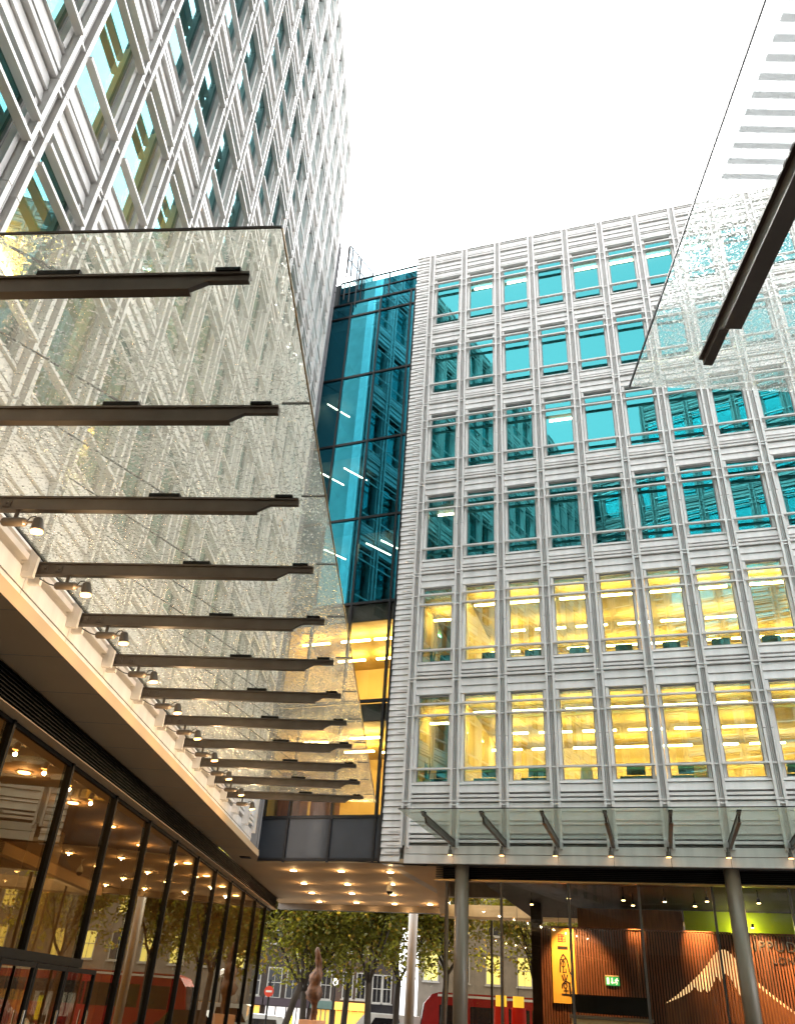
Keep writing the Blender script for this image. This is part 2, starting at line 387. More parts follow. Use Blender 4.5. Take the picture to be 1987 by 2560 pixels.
# ------------------------------------------------------------------ right-hand office building
RB = thing('office_building', 'pale clad six storey office block on the right with rows of recessed windows', 'building', R0, RA)
ROWS_R = [SILL+FH*k for k in range(6)]
XR = facade(RB, 0., 1.5, 11, ROWS_R, 31.59, SOF, 0.)
def r_corner():
    cl = MB(); z = 31.5; rnd = random.Random(3)
    cl.box(-.72, -.14, .05, .6, SOF, 31.52)
    while z > SOF+.03:
        h = rnd.choice((.19, .20, .21)); h = min(h, z-SOF)
        x = -.72-rnd.choice((0, .02, .05, .03))
        cl.plank(x, -.145, z-h+.022, z, 0, .05, .012, .5)
        if rnd.random() < .45: cl.plank(-.14-rnd.uniform(.22, .46), -.147, z-h*.55, z-h*.1, -.022, .04, .02, .03)
        z -= h
    cl.box(-.78, -.146, -.06, .5, 31.54, 31.59)
    cl.build('corner_cladding', 'cladding', RB)
r_corner()
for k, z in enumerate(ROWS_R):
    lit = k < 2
    interior(RB, -.1, 16.6, z, 6.5, 'room_lit' if lit else 'room_dark', 'room_ceiling' if lit else 'room_dark', floor='room_brown' if lit else 'room_dark')  # lit floors painted yellow, unlit floors near-black, to carry the light level
MB().box(-.7, 17, 7.3, 7.6, SOF, 31.5).box(-.7, -.4, .6, 7.3, SOF, 31.5).box(16.9, 17.2, .1, 7.6, SOF, 31.5).box(-.7, 17.2, .1, 7.6, 31.2, 31.48).build('rear_wall', 'concrete', RB)
def desks():
    m = MB(); rnd = random.Random(9)
    for k in (0, 1):
        z = SILL+FH*k-.35
        for i in range(10):
            x = .3+i*1.5
            if rnd.random() < .75: m.box(x, x+1.1, 1.2, 1.9, z+.70, z+.74); m.box(x+.2, x+.75, 1.5, 1.54, z+.85, z+1.2); m.box(x+.02, x+.07, 1.2, 1.9, z, z+.7); m.box(x+1.03, x+1.08, 1.2, 1.9, z, z+.7)
        m.box(.2, 15, 6.2, 6.7, z, z+1.25)
    return m.build('office_furniture', 'room_dark', RB)
desks()
# strip lights in the two lit floors, plus the few that show on the upper floors
tube = MB().box(-.56, .56, -.04, .04, -.05, 0).mesh('strip_light', 'tube')
tube_w = MB().box(-.5, .5, -.035, .035, -.05, 0).mesh('strip_light', 'tube_white')
tube_thin = MB().box(-.62, .62, -.016, .016, -.03, 0).mesh('strip_light', 'tube_white')
FL = {0: 'lower lit', 1: 'upper lit', 2: 'third', 3: 'fourth', 4: 'fifth', 5: 'top'}
def strip(u, y, k, me, lab, z=None, grp='strip lights in the office floors'):
    o = place('strip_light', me, None, RP(u, y, (SILL+FH*k+WH+.08) if z is None else z), RA)
    return tag(o, lab, 'strip light', grp)
for k in (0, 1):
    MB().box(1.44, 1.54, .45, 6.4, SILL+FH*k-.34, SILL+FH*k+WH+.14).build('dimming_partition', 'room_lit', RB)  # unseen wall added to keep the first window bay darker
    for i in range(11):
        if i == 0: strip(.6, 2.2, k, tube, f'single strip light in corner room of {FL[k]} office floor', SILL+FH*k+WH-.2); continue
        strip(.75+1.5*i+(.12 if i % 2 else -.1), 1.15, k, tube, f'front strip light in {FL[k]} office floor behind {ORD[i]} window from left', SILL+FH*k+WH-.22)
        strip(.6+1.5*i, 5.6, k, tube, f'farthest strip light in {FL[k]} office floor behind {ORD[i]} window from left', SILL+FH*k+WH-.2)
        if i % 2 == 0 or i < 6: strip(.9+1.5*i+.25, 3.6, k, tube, f'deeper strip light in {FL[k]} office floor behind {ORD[i]} window from left', SILL+FH*k+WH-.2)
for k, i in ((5, 1), (5, 2), (5, 4), (5, 5), (5, 6), (5, 7), (2, 0), (3, 3)):
    strip(.75+1.5*i, .95 if k == 5 else 1.5, k, tube_w, f'strip light on {FL[k]} office floor behind {ORD[i]} window from left')
def potted(u, y, z, label, h=.6):
    t = thing('potted_plant', label, 'plant', RP(u, y, z), RA)
    MB().tube([(0, 0, 0), (0, 0, .28)], [.10, .14], 14).build('pot', 'pot', t)
    l = MB()
    for k in range(9):
        a = k*2.4; r = .05; top = h*(.7+.3*((k*37) % 10)/10)
        dx, dy = cos(a), sin(a); wx, wy = -dy*.028, dx*.028
        l.hexa([(dx*r-wx, dy*r-wy, .26), (dx*r+wx, dy*r+wy, .26), (dx*r+wx+.01, dy*r+wy+.01, .26), (dx*r-wx+.01, dy*r-wy+.01, .26),
                (dx*r*2.6-wx*.15, dy*r*2.6-wy*.15, .28+top), (dx*r*2.6+wx*.15, dy*r*2.6+wy*.15, .28+top), (dx*r*2.6+wx*.15+.004, dy*r*2.6, .28+top), (dx*r*2.6-wx*.15+.004, dy*r*2.6, .28+top)])
    l.build('leaves', 'plant_leaf', t)
potted(.42, .65, SILL-.05, 'snake plant in pale pot at first window of lower lit floor')
potted(.45, .65, SILL+FH-.05, 'dark potted plant at first window of upper lit floor')
MB().box(.25, 1.3, .45, .85, SILL-.35, SILL-.05).box(.25, 1.3, .45, .85, SILL+FH-.35, SILL+FH-.05).build('window_bench', 'cream', RB)
def desk_chair(u, k, n):
    t = thing('desk_chair', f'curved pale desk chair behind {n} window of lower lit office floor', 'chair', RP(u, .95, SILL-.35), RA, 'desk chairs in the lit office')
    b = MB(); prof = [(-.2, .55), (-.16, .95), (0, 1.06), (.16, .95), (.2, .55)]
    b.prism(prof, 'y', 0, .06); b.build('backrest', 'cream', t)
    MB().box(-.22, .22, -.40, .02, .42, .50).build('seat', 'cream', t)
    MB().tube([(0, -.2, .06), (0, -.2, .42)], .03, 8).box(-.25, .25, -.23, -.17, .02, .07).box(-.03, .03, -.45, .05, .02, .068).build('base', 'black_metal', t)
desk_chair(5.35, 0, 'fourth'); desk_chair(8.6, 0, 'sixth')
# ------------------------------------------------------------------ right building: ground floor
def right_ground():
    # dark soffit strip, louvre fascia, brass trim, glazing line
    MB().box(.84, 17, .02, .52, SOF+.004, SOF+.15).build('soffit_strip', 'black_metal', RB)
    lv = MB()
    for i in range(7):
        z = 5.285-i*.047; lv.hexa([(.84, .50, z-.03), (17, .50, z-.03), (17, .56, z-.012), (.84, .56, z-.012), (.84, .50, z-.018), (17, .50, z-.018), (17, .56, z), (.84, .56, z)])
    lv.box(.84, 17, .57, .62, 4.97, 5.297)
    lv.build('louvre', 'black_metal', RB)
    MB().box(.80, 17, .47, .64, 4.915, 4.962).build('brass_trim', 'brass', RB)
    xs = [1.16]+[2.76+1.895*i for i in range(8)]
    mu = MB().box(-.03, .03, .55, .70, GZ, 4.91).mesh('glazing_mullion', 'bronze')
    for x in xs: place('glazing_mullion', mu, RB, (x, 0, 0))
    for a, b in zip(xs, xs[1:]):
        MB().face([(a+.03, .60, GZ), (b-.03, .60, GZ), (b-.03, .60, 4.91), (a+.03, .60, 4.91)]).build('glazing_pane', 'shop_glass', RB)
    # passage side and street side glazing of the restaurant box
    c0 = (1.16, .62); c1 = (-1.60, 10.98)
    c1 = ((Vector((1.35, 36.2, 0))-R0).dot(RX), (Vector((1.35, 36.2, 0))-R0).dot(RY))
    def run(a, b, n, nm):
        for i in range(n):
            p = [a[j]+(b[j]-a[j])*i/n for j in (0, 1)]; q = [a[j]+(b[j]-a[j])*(i+1)/n for j in (0, 1)]
            MB().face([(p[0], p[1], GZ), (q[0], q[1], GZ), (q[0], q[1], 4.88), (p[0], p[1], 4.88)]).build('glazing_pane', 'shop_glass', RB)
            MB().box(q[0]-.04, q[0]+.04, q[1]-.04, q[1]+.04, GZ, 4.88).build('glazing_mullion', 'frame', RB)
    run(c0, c1, 3, 'side')
    c2 = (c1[0]+9.0, c1[1]+.2)
    run(c1, c2, 5, 'street')
    # cream bulkhead above the street side glazing, return fascia to the passage
    MB().box(c1[0]+.06, 16, c1[1]-1.2, c1[1]-.1, 4.885, 5.29).build('bulkhead', 'cream', RB)
    p = Vector((c0[0]-.32, c0[1]-.1, 0)); q = Vector((c1[0]-.30, c1[1]-.02, 0))
    d = (q-p).normalized(); nn = Vector((d.y, -d.x, 0))*.30
    MB().hexa([(p.x, p.y, 4.95), (p.x+nn.x, p.y+nn.y, 4.95), (q.x+nn.x, q.y+nn.y, 4.95), (q.x, q.y, 4.95), (p.x, p.y, 5.29), (p.x+nn.x, p.y+nn.y, 5.29), (q.x+nn.x, q.y+nn.y, 5.29), (q.x, q.y, 5.29)]).build('return_fascia', 'soffit', RB)
    MB().box(2.2, 17, .72, c1[1]-1.25, 4.93, 4.98).build('restaurant_ceiling', 'backing', RB)
    MB().box(-1.5, 17, 1, c1[1]-.2, GZ+.001, GZ+.05).build('restaurant_floor', 'lobby_floor', RB)
    MB().box(2.9, 3.25, 5.0, 5.35, GZ, 4.9).build('dark_post', 'backing', RB)
    MB().box(7.7, 11.8, 6.0, 6.2, GZ, 4.9).build('lime_wall', 'lime', RB)
    MB().box(4.3, 7.65, 6.05, 6.2, GZ, 4.9).box(11.85, 17, 6.05, 6.2, GZ, 4.9).build('rear_partition', 'mountain_wood', RB)
    return c1
C1 = right_ground()
def slat_wall():
    t = thing('slat_wall', 'dark red timber slat wall inside restaurant with glowing mountain cut into it', 'wall', RP(0, 2.5), RA)
    x0, x1, zt = 3.57, 15.0, 3.98
    MB().box(x0, x1, .16, .22, GZ+.05, zt-.01).build('backing', 'backing', t)
    ridge = [(6.90, 2.20), (7.25, 2.42), (7.6, 2.70), (7.9, 2.95), (8.15, 3.2), (8.35, 3.45), (8.5, 3.57), (8.68, 3.58), (8.82, 3.46), (9.0, 3.22), (9.25, 2.95), (9.6, 2.63), (9.95, 2.36), (10.3, 2.10), (10.7, 1.86), (11.2, 1.6)]
    snow = [(6.90, 2.20), (7.3, 2.36), (7.62, 2.52), (7.75, 2.66), (7.85, 2.50), (8.0, 2.62), (7.9, 2.38), (8.1, 2.55), (8.25, 2.75), (8.36, 2.98), (8.42, 2.72), (8.52, 2.95), (8.6, 3.02), (8.72, 2.86), (8.85, 2.55), (8.95, 2.40), (9.06, 2.62), (9.25, 2.82), (9.6, 2.54), (9.95, 2.28), (10.2, 2.12)]
    def zat(pl, x):
        for (a, za), (b, zb) in zip(pl, pl[1:]):
            if a <= x <= b: return za+(zb-za)*(x-a)/(b-a)
        return None
    sn = MB(); bd = MB()
    for i in range(60):
        a = 6.9+i*(3.3/60); b = a+3.3/60
        za, zb = zat(ridge, a), zat(ridge, b); sa, sb = zat(snow, a) or za, zat(snow, b) or zb
        if za and zb and min(za-sa, zb-sb) > -.001:
            sn.prism([(a, sa), (b, sb), (b, zb), (a, za)], 'y', .09, .12)
    for i in range(80):
        a = 6.3+i*(4.9/80); b = a+4.9/80
        ta = (zat(snow, a) or zat(ridge, a) or GZ+.3); tb = (zat(snow, b) or zat(ridge, b) or GZ+.3)
        bd.prism([(a, GZ+.05), (b, GZ+.05), (b, tb-.01), (a, ta-.01)], 'y', .035, .05)
    sn.build('snowcap_panel', 'snowcap', t); bd.build('mountain_panel', 'mountain_wood', t)
    sl = MB(); x = x0
    while x < x1: sl.box(x, x+.042, 0, .08, GZ+.05, zt); x += .076
    tag(sl.build('slats', 'slat_wood', t), kind=None)
    MB().box(x0, x1, -.02, .24, zt+.002, zt+.03).build('top_rail', 'slat_wood', t)
slat_wall()
def banner():
    t = thing('banner', 'tall yellow timber banner with red seal and black brush characters on slat wall', 'sign', RP(3.89, 2.40), RA)
    W, Z0, Z1 = .66, 2.06, 3.95
    MB().box(0, W, .0, .05, Z0, Z1).build('board', 'banner_wood', t)
    def c(x, y): return ((x-122)/385., Z1-(y-180)/436.)
    sm = MB(); x0, z0 = c(197, 340); x1, z1 = c(283, 247)
    sm.box(x0, x1, -.012, -.003, z0, z1); sm.build('seal', 'seal_red', t)
    ss = MB()
    for pts in ([(207, 262), (235, 258)], [(221, 260), (221, 325)], [(205, 290), (236, 288)], [(207, 322), (236, 320)], [(250, 258), (274, 258), (274, 282), (250, 284)], [(252, 300), (276, 298)], [(262, 285), (262, 328)], [(250, 326), (275, 322)]):
        ss.ribbon([c(*p) for p in pts], .013, -.018, -.013)
    ss.build('seal_marks', 'banner_wood', t)
    k = MB()
    def st(pts, wd): k.ribbon([c(*p) for p in pts], wd/400., -.014, -.003)
    def loop(cx, cy, rx, ry, wd): st([(cx+rx*cos(a), cy+ry*sin(a)) for a in [i*pi/7 for i in range(15)]], wd)
    st([(202, 400), (290, 402)], 34)
    st([(209, 672), (209, 600), (213, 540), (228, 505), (246, 475), (266, 500), (288, 540), (300, 600), (308, 660), (322, 688), (342, 692)], 13)
    st([(214, 534), (238, 534), (268, 522)], 11); loop(243, 580, 19, 36, 10); st([(243, 532), (243, 672)], 10)
    st([(236, 674), (268, 668)], 10); st([(270, 634), (272, 674)], 10)
    st([(226, 706), (240, 758)], 13); st([(252, 694), (256, 748)], 13); st([(284, 700), (268, 752)], 13)
    st([(222, 842), (226, 800), (262, 764), (300, 784)], 13); st([(302, 784), (310, 920)], 24)
    loop(258, 816, 17, 26, 10); st([(238, 872), (286, 868)], 11); st([(260, 846), (260, 906)], 11); st([(218, 908), (300, 912)], 17)
    k.build('characters', 'ink', t)
banner()
def text_mesh(body, size, depth):
    cu = bpy.data.curves.new('letters', 'FONT'); cu.body = body; cu.size = size; cu.extrude = depth; cu.space_character = 1.15
    ob = bpy.data.objects.new('letters', cu); COL.objects.link(ob)
    dg = bpy.context.evaluated_depsgraph_get(); me = bpy.data.meshes.new_from_object(ob.evaluated_get(dg))
    bpy.data.objects.remove(ob); return me
def wall_letters():
    t = thing('wall_sign', 'two lines of shiny steel letters fixed to slat wall beside mountain', 'sign', RP(9.40, 2.47), RA)
    for body, size, x, z in (('IPPUDO', .36, .0, 3.57), ('LONDON', .25, .42, 3.27)):
        me = text_mesh(body, size, .02); me.materials.clear(); me.materials.append(MATS['steel'])
        o = bpy.data.objects.new('letters', me); COL.objects.link(o); o.parent = t; o.location = (x, 0, z); o.rotation_euler = (pi/2, 0, 0)
wall_letters()
def exit_sign():
    t = thing('exit_sign', 'small green exit sign with arrow and running figure on slat wall', 'sign', RP(5.55, 2.44, 2.67), RA)
    MB().box(-.19, .19, 0, .04, -.11, .11).build('plate', 'exit_green', t)
    MB().box(-.19, .19, -.01, .05, .112, .14).build('housing', 'cream', t)
    m = MB()
    m.box(-.15, -.09, -.012, -.003, -.08, .08)                           # doorway
    m.box(-.02, .01, -.012, -.003, -.02, .08); m.prism([(-.05, -.02), (.04, -.02), (-.005, -.08)], 'y', -.012, -.003)   # arrow down
    m.prism([(.13+.018*cos(a), .06+.018*sin(a)) for a in [i*pi/4 for i in range(8)]], 'y', -.012, -.003)
    for pts in ([(.12, .04), (.10, -.01)], [(.10, -.01), (.13, -.04), (.11, -.08)], [(.10, -.01), (.07, -.04), (.045, -.04)], [(.12, .035), (.15, .01), (.165, .02)], [(.12, .035), (.085, .03), (.07, .005)]): m.ribbon(pts, .018, -.012, -.003)
    m.build('pictogram', 'exit_white', t)
exit_sign()
def counter():
    t = thing('service_counter', 'dark service counter with pale ledge in front of slat wall', 'counter', RP(4.5, 1.2), RA)
    MB().box(0, 2.05, .3, .35, 1.85, 2.28).build('screen', 'black_metal', t)
    MB().box(-.05, 2.1, 0, .5, 1.72, 1.80).build('ledge', 'column', t)
    MB().box(0, 2.05, .05, .45, GZ+.05, 1.715).build('body', 'cream', t)
counter()
lamp_cyl = MB().tube([(0, 0, 0), (0, 0, .10)], [.05, .04], 12).mesh('spotlight', 'black_metal')
lamp_disc = MB().tube([(0, 0, -.012), (0, 0, -.001)], [.042, .045], 12).mesh('lens', 'lamp_warm')
def point(parent, loc, e, col=(1, .62, .28), r=.05, kind='POINT', rot=None, spot=1.2):
    l = bpy.data.lights.new('lamp_glow', kind); l.energy = e; l.color = col; l.shadow_soft_size = r
    if kind == 'SPOT': l.spot_size = spot; l.spot_blend = .6
    o = bpy.data.objects.new('lamp_glow', l); COL.objects.link(o); o.parent = parent; o.location = loc
    if rot is not None: o.rotation_euler = rot
    return o
def shop_lamps():
    data = [(4.6, 2.0), (6.1, 2.1), (6.3, 3.2), (7.2, 2.2), (8.0, 3.0), (8.3, 1.9), (9.6, 2.0), (11.0, 2.1), (3.3, 3.6)]
    for i, (u, y) in enumerate(data):
        t = thing('ceiling_spotlight', f'{ORD[i]} ceiling spotlight from left inside the restaurant above slat wall', 'spotlight', RP(u, y-.9, 4.60), RA, 'restaurant ceiling spotlights')
        place('housing', lamp_cyl, t); place('lens', lamp_disc, t)
        MB().tube([(0, 0, .1), (0, 0, .33)], .012, 6).build('stem', 'black_metal', t)
        if i in (0, 2, 4, 6, 7):
            point(t, (0, 0, -.06), 150, (1, .58, .24), .04, 'SPOT', (R(38), 0, 0), 1.1)
    t = thing('wall_light', 'small lamp washing the lime green wall behind restaurant', 'wall light', RP(9.7, 5.75, 4.45), RA)
    place('housing', lamp_cyl, t); place('lens', lamp_disc, t); point(t, (-.25, .0, -.1), 6, (1, .95, .4), .05)
    for i, (u, y) in enumerate(((2.05, 4.2), (2.55, 4.4), (3.6, 6.6), (4.1, 6.8))):
        t = thing('lantern', f'{ORD[i]} red lantern with yellow glowing top from left inside the restaurant', 'lantern', RP(u, y, 1.15), RA, 'red restaurant lanterns')
        MB().tube([(0, 0, 0), (0, 0, .75)], [.24, .22], 16).build('shade', 'lantern_red', t)
        MB().tube([(0, 0, .76), (0, 0, 1.05)], [.17, .17], 16).build('glow_band', 'lantern_yellow', t)
        MB().tube([(0, 0, 1.05), (0, 0, 3.75)], .008, 6).build('cord', 'cable', t)
shop_lamps()
# ------------------------------------------------------------------ columns
def column(name, x, y, r, z1, label):
    t = thing(name, label, 'column', (x, y, GZ), 0, None)
    MB().tube([(0, 0, 0), (0, 0, z1-GZ)], r, 32).build('shaft', 'column', t, smooth=False)
    for p in t.children[0].data.polygons: p.use_smooth = len(p.vertices) == 4
    MB().tube([(0, 0, 0), (0, 0, .02)], r+.03, 32).build('base_ring', 'steel', t)
column('round_column', *RP(1.69, .26).xy, .20, SOF-.002, 'grey round column under left end of the right hand building')
column('round_column', *RP(8.98, .26).xy, .20, SOF-.002, 'grey round column in front of mountain mural under right hand building')
column('round_column', -.03, 38.3, .195, SOF+.3, 'slimmer pale round column at the street end of the passage')
# ------------------------------------------------------------------ left tower
LT = thing('office_tower', 'tall pale clad office tower on the left with receding grid of fins and windows', 'building', (-4.7, 0, 0), pi/2)
ROWS_L = [SILL+FH*k for k in range(8)]
M0 = 8.405-1.45*9
XL = facade(LT, M0, 1.45, 20, ROWS_L, 38.45, SOF, .10, 100, order=lambda c: (max(0, 6-c[1])*4+c[1]*1.0+c[0]*1.3), fin_bot=5.72)
xe = XL[-1]
def tower_rest():
    m = MB(); x0 = XL[0]-.14; x1 = xe+.14
    m.box(x0, x1, 5.2, 5.5, SOF, 38.3); m.box(x1-.25, x1-.002, .45, 5.2, SOF, 38.3); m.box(x0, x0+.25, .45, 5.2, SOF, 38.3); m.box(x0, x1, .12, 5.5, 38.1, 38.39)
    m.build('rear_wall', 'concrete', LT)
    for k, z in enumerate(ROWS_L): interior(LT, x0+.3, x1-.3, z, 4.4, 'room_lit' if k < 2 else 'room_brown', 'room_lit' if k < 2 else 'room_brown', .52)  # lower floors carry their yellow glow in the room colour too
tower_rest()
for i, (yy, k, lx) in enumerate(((6.0, 1, 2.0), (5.2, 1, 2.6), (8.2, 1, 2.2), (10.6, 1, 2.2), (7.5, 0, 1.6), (12.5, 0, 1.8), (15.5, 0, 1.8), (14.0, 2, 1.8))):
    o = place('strip_light', tube, None, (-4.7-lx, yy, SILL+FH*k+WH+.08), R(90)); tag(o, f'{ORD[i]} strip light seen through the tower windows on the left', 'strip light', 'strip lights in the left tower')
def tower_ground():
    x0, x1 = -6.0, 36.6
    MB().box(x0, 25.70, .02, .93, SOF-.012, SOF+.16).build('soffit_strip', 'soffit', LT)
    sj = MB().box(-.004, .004, .02, .93, SOF-.0145, SOF-.0122).mesh('soffit_joint', 'dark_gap')
    for k in range(16): place('soffit_joint', sj, LT, (8.405+1.45*(k-4), 0, 0))
    lv = MB()
    for i in range(8):
        z = 5.29-i*.052
        lv.hexa([(x0, .93, z-.034), (x1, .93, z-.034), (x1, 1.0, z-.014), (x0, 1.0, z-.014), (x0, .93, z-.022), (x1, .93, z-.022), (x1, 1.0, z-.002), (x0, 1.0, z-.002)])
    lv.box(x0, x1-.02, 1.01, 1.06, 4.88, 5.297); lv.build('louvre', 'black_metal', LT)
    MB().box(x0, x1, .97, 1.21, 4.862, 4.876).build('head_reveal', 'soffit', LT)
    mu = MB().box(-.035, .035, 1.16, 1.32, GZ, 4.86).mesh('glazing_mullion', 'black_metal')
    MB().box(x0, x1, 1.19, 1.27, 4.80, 4.86).build('glazing_head', 'black_metal', LT)
    xs = [11.37+2.395*k for k in range(-6, 11)]
    for x in xs: place('glazing_mullion', mu, LT, (x, 0, 0))
    for a, b in zip(xs, xs[1:]):
        MB().face([(a+.035, 1.22, GZ), (b-.035, 1.22, GZ), (b-.035, 1.22, 4.80), (a+.035, 1.22, 4.80)]).build('glazing_pane', 'lobby_glass', LT)
    MB().box(8.2, 16.15, 1.10, 1.24, 1.93, 2.06).build('door_transom', 'black_metal', LT)
    for a, b in zip((10.2, 11.5, 12.8, 14.09, 15.40), (11.5, 12.8, 14.09, 15.40, 16.86)):
        d = MB().box(a+.01, a+.07, 1.06, 1.12, GZ+.02, 1.92).box(b-.07, b-.01, 1.06, 1.12, GZ+.02, 1.92).box(a+.07, b-.07, 1.06, 1.12, 1.85, 1.92).build('door', 'black_metal', LT)
        MB().face([(a+.07, 1.09, GZ), (b-.07, 1.09, GZ), (b-.07, 1.09, 1.85), (a+.07, 1.09, 1.85)]).build('door_glass', 'lobby_glass', d)
        MB().tube([(b-.14, 1.02, .3), (b-.14, 1.02, 1.3)], .016, 8).build('handle', 'steel', d)
    MB().box(x0, 35.3, 1.35, 9, 4.90, 5.05).build('lobby_ceiling', 'soffit', LT)
    MB().box(x0, 35.3, 6.5, 6.7, GZ, 4.9).box(35.1, 35.3, 1.4, 6.5, GZ, 4.9).build('lobby_wall', 'lobby_wall', LT)
    MB().box(x0, 35.3, 1.35, 6.5, GZ+.001, GZ+.03).build('lobby_floor', 'lobby_floor', LT)
    for x in (13.5, 20.9, 28.3): MB().box(x-.3, x+.3, 4.1, 4.7, GZ+.03, 4.9).build('lobby_pier', 'room_brown', LT)
    MB().box(9.5, 12.4, 3.0, 3.2, GZ+.03, 2.2).box(17, 24, 5.2, 6.4, GZ+.03, 1.6).build('lobby_desk', 'slat_wood', LT)
    MB().box(25.9, 26.2, .3, .62, SOF-.02, SOF+.002).build('soffit_vent', 'black_metal', LT)
tower_ground()
disc = MB().tube([(0, 0, 0), (0, 0, .012)], [.10, .11], 20).mesh('lens', 'lamp_warm')
ring = MB().tube([(0, 0, .004), (0, 0, .016)], [.135, .14], 20).mesh('trim_ring', 'cream')
def downlight(x, y, z, label, grp, e=14, name='downlight'):
    t = thing(name, label, 'downlight', (x, y, z-.03), 0, grp)
    place('lens', disc, t); place('trim_ring', ring, t, (0, 0, .01))
    if e: point(t, (0, 0, -.035), e, (1, .60, .26), .02)
for i in range(5): downlight(-7.15, 12.24+1.24*i*2, 4.90, f'{ORD[i]} lobby ceiling downlight from the near end of the inner row', 'lobby downlights', 4)
for i in range(4): downlight(-6.58, 24.9+2.52*i, 4.90, f'{ORD[i]} lobby ceiling downlight from the near end of the row beside glass', 'lobby downlights', 4)
def pendant(x, y, z, n):
    t = thing('pendant_lamp', f'{n} hanging glass pendant lamp inside the lobby', 'lamp', (x, y, z), 0, 'lobby pendant lamps')
    MB().tube([(0, 0, 0), (0, 0, .05), (0, 0, .16), (0, 0, .24)], [.05, .10, .08, .02], 14).build('shade', 'lantern_yellow', t, smooth=True)
    MB().tube([(0, 0, .24), (0, 0, 4.9-z)], .008, 6).build('cord', 'cable', t)
for i, (x, y, z) in enumerate(((-7.6, 12.0, 2.9), (-7.9, 12.9, 2.7), (-7.6, 10.9, 3.1), (-8.2, 14.6, 3.3))): pendant(x, y, z, ORD[i])
# ------------------------------------------------------------------ passage soffit and downstand
def passage():
    pl = [(-5.66, 25.55), (-4.72, 25.55), (-4.72, 25.75), (-4.98, 26.97), (-1.05, 25.60), (.60, 25.20), (.78, 25.9), (1.12, 36.25), (-5.87, 38.47)]
    t = thing('passage_soffit', 'warm lit plain ceiling over the passage between the two buildings', 'ceiling')
    MB().prism(pl, 'z', SOF+.001, SOF+.12).build('soffit_panel', 'soffit', t)
    a, b = Vector((-5.9, 38.48, 0)), Vector((1.30, 36.19, 0)); d = (b-a).normalized(); n = Vector((-d.y, d.x, 0))*.35
    MB().hexa([(a.x, a.y, 5.07), (b.x, b.y, 5.07), (b.x+n.x, b.y+n.y, 5.07), (a.x+n.x, a.y+n.y, 5.07), (a.x, a.y, 5.45), (b.x, b.y, 5.45), (b.x+n.x, b.y+n.y, 5.45), (a.x+n.x, a.y+n.y, 5.45)]).build('downstand_beam', 'bronze', t)
    MB().box(-2.6, .3, 25.50, 25.56, SOF-.02, SOF+.0).build('drip_slot', 'black_metal', t)
passage()
for r, (x, ys, nm) in enumerate(((-3.96, (28.16, 31.2, 33.9, 36.8), 'left'), (-2.37, (27.67, 30.75, 33.3, 36.25), 'middle'), (-.80, (27.23, 30.0, 32.95, 35.9), 'right'))):
    for i, y in enumerate(ys):
        downlight(x, y, SOF, f'{ORD[i]} glowing downlight from the near end of {nm} row in passage ceiling', 'passage downlights', 3.2)
downlight(.62, 35.3, SOF, 'single glowing downlight in passage ceiling beside the restaurant glass', 'passage downlights', 3.2)
def dome_camera():
    t = thing('security_camera', 'white dome security camera hanging from the passage ceiling', 'camera', (-.82, 28.45, 4.85))
    MB().tube([(0, 0, .02), (0, 0, .08), (0, 0, .16), (0, 0, .24), (0, 0, .28)], [.10, .115, .09, .045, .03], 18).build('housing', 'white_paint', t, smooth=True)
    MB().tube([(0, 0, .28), (0, 0, .44)], .025, 10).tube([(0, 0, .41), (0, 0, .447)], [.06, .07], 14).build('mount', 'white_paint', t)
    MB().tube([(0, 0, -.08), (0, 0, -.06), (0, 0, -.02), (0, 0, .018)], [.02, .06, .09, .097], 18).build('dome', 'black_paint', t, smooth=True)
dome_camera()
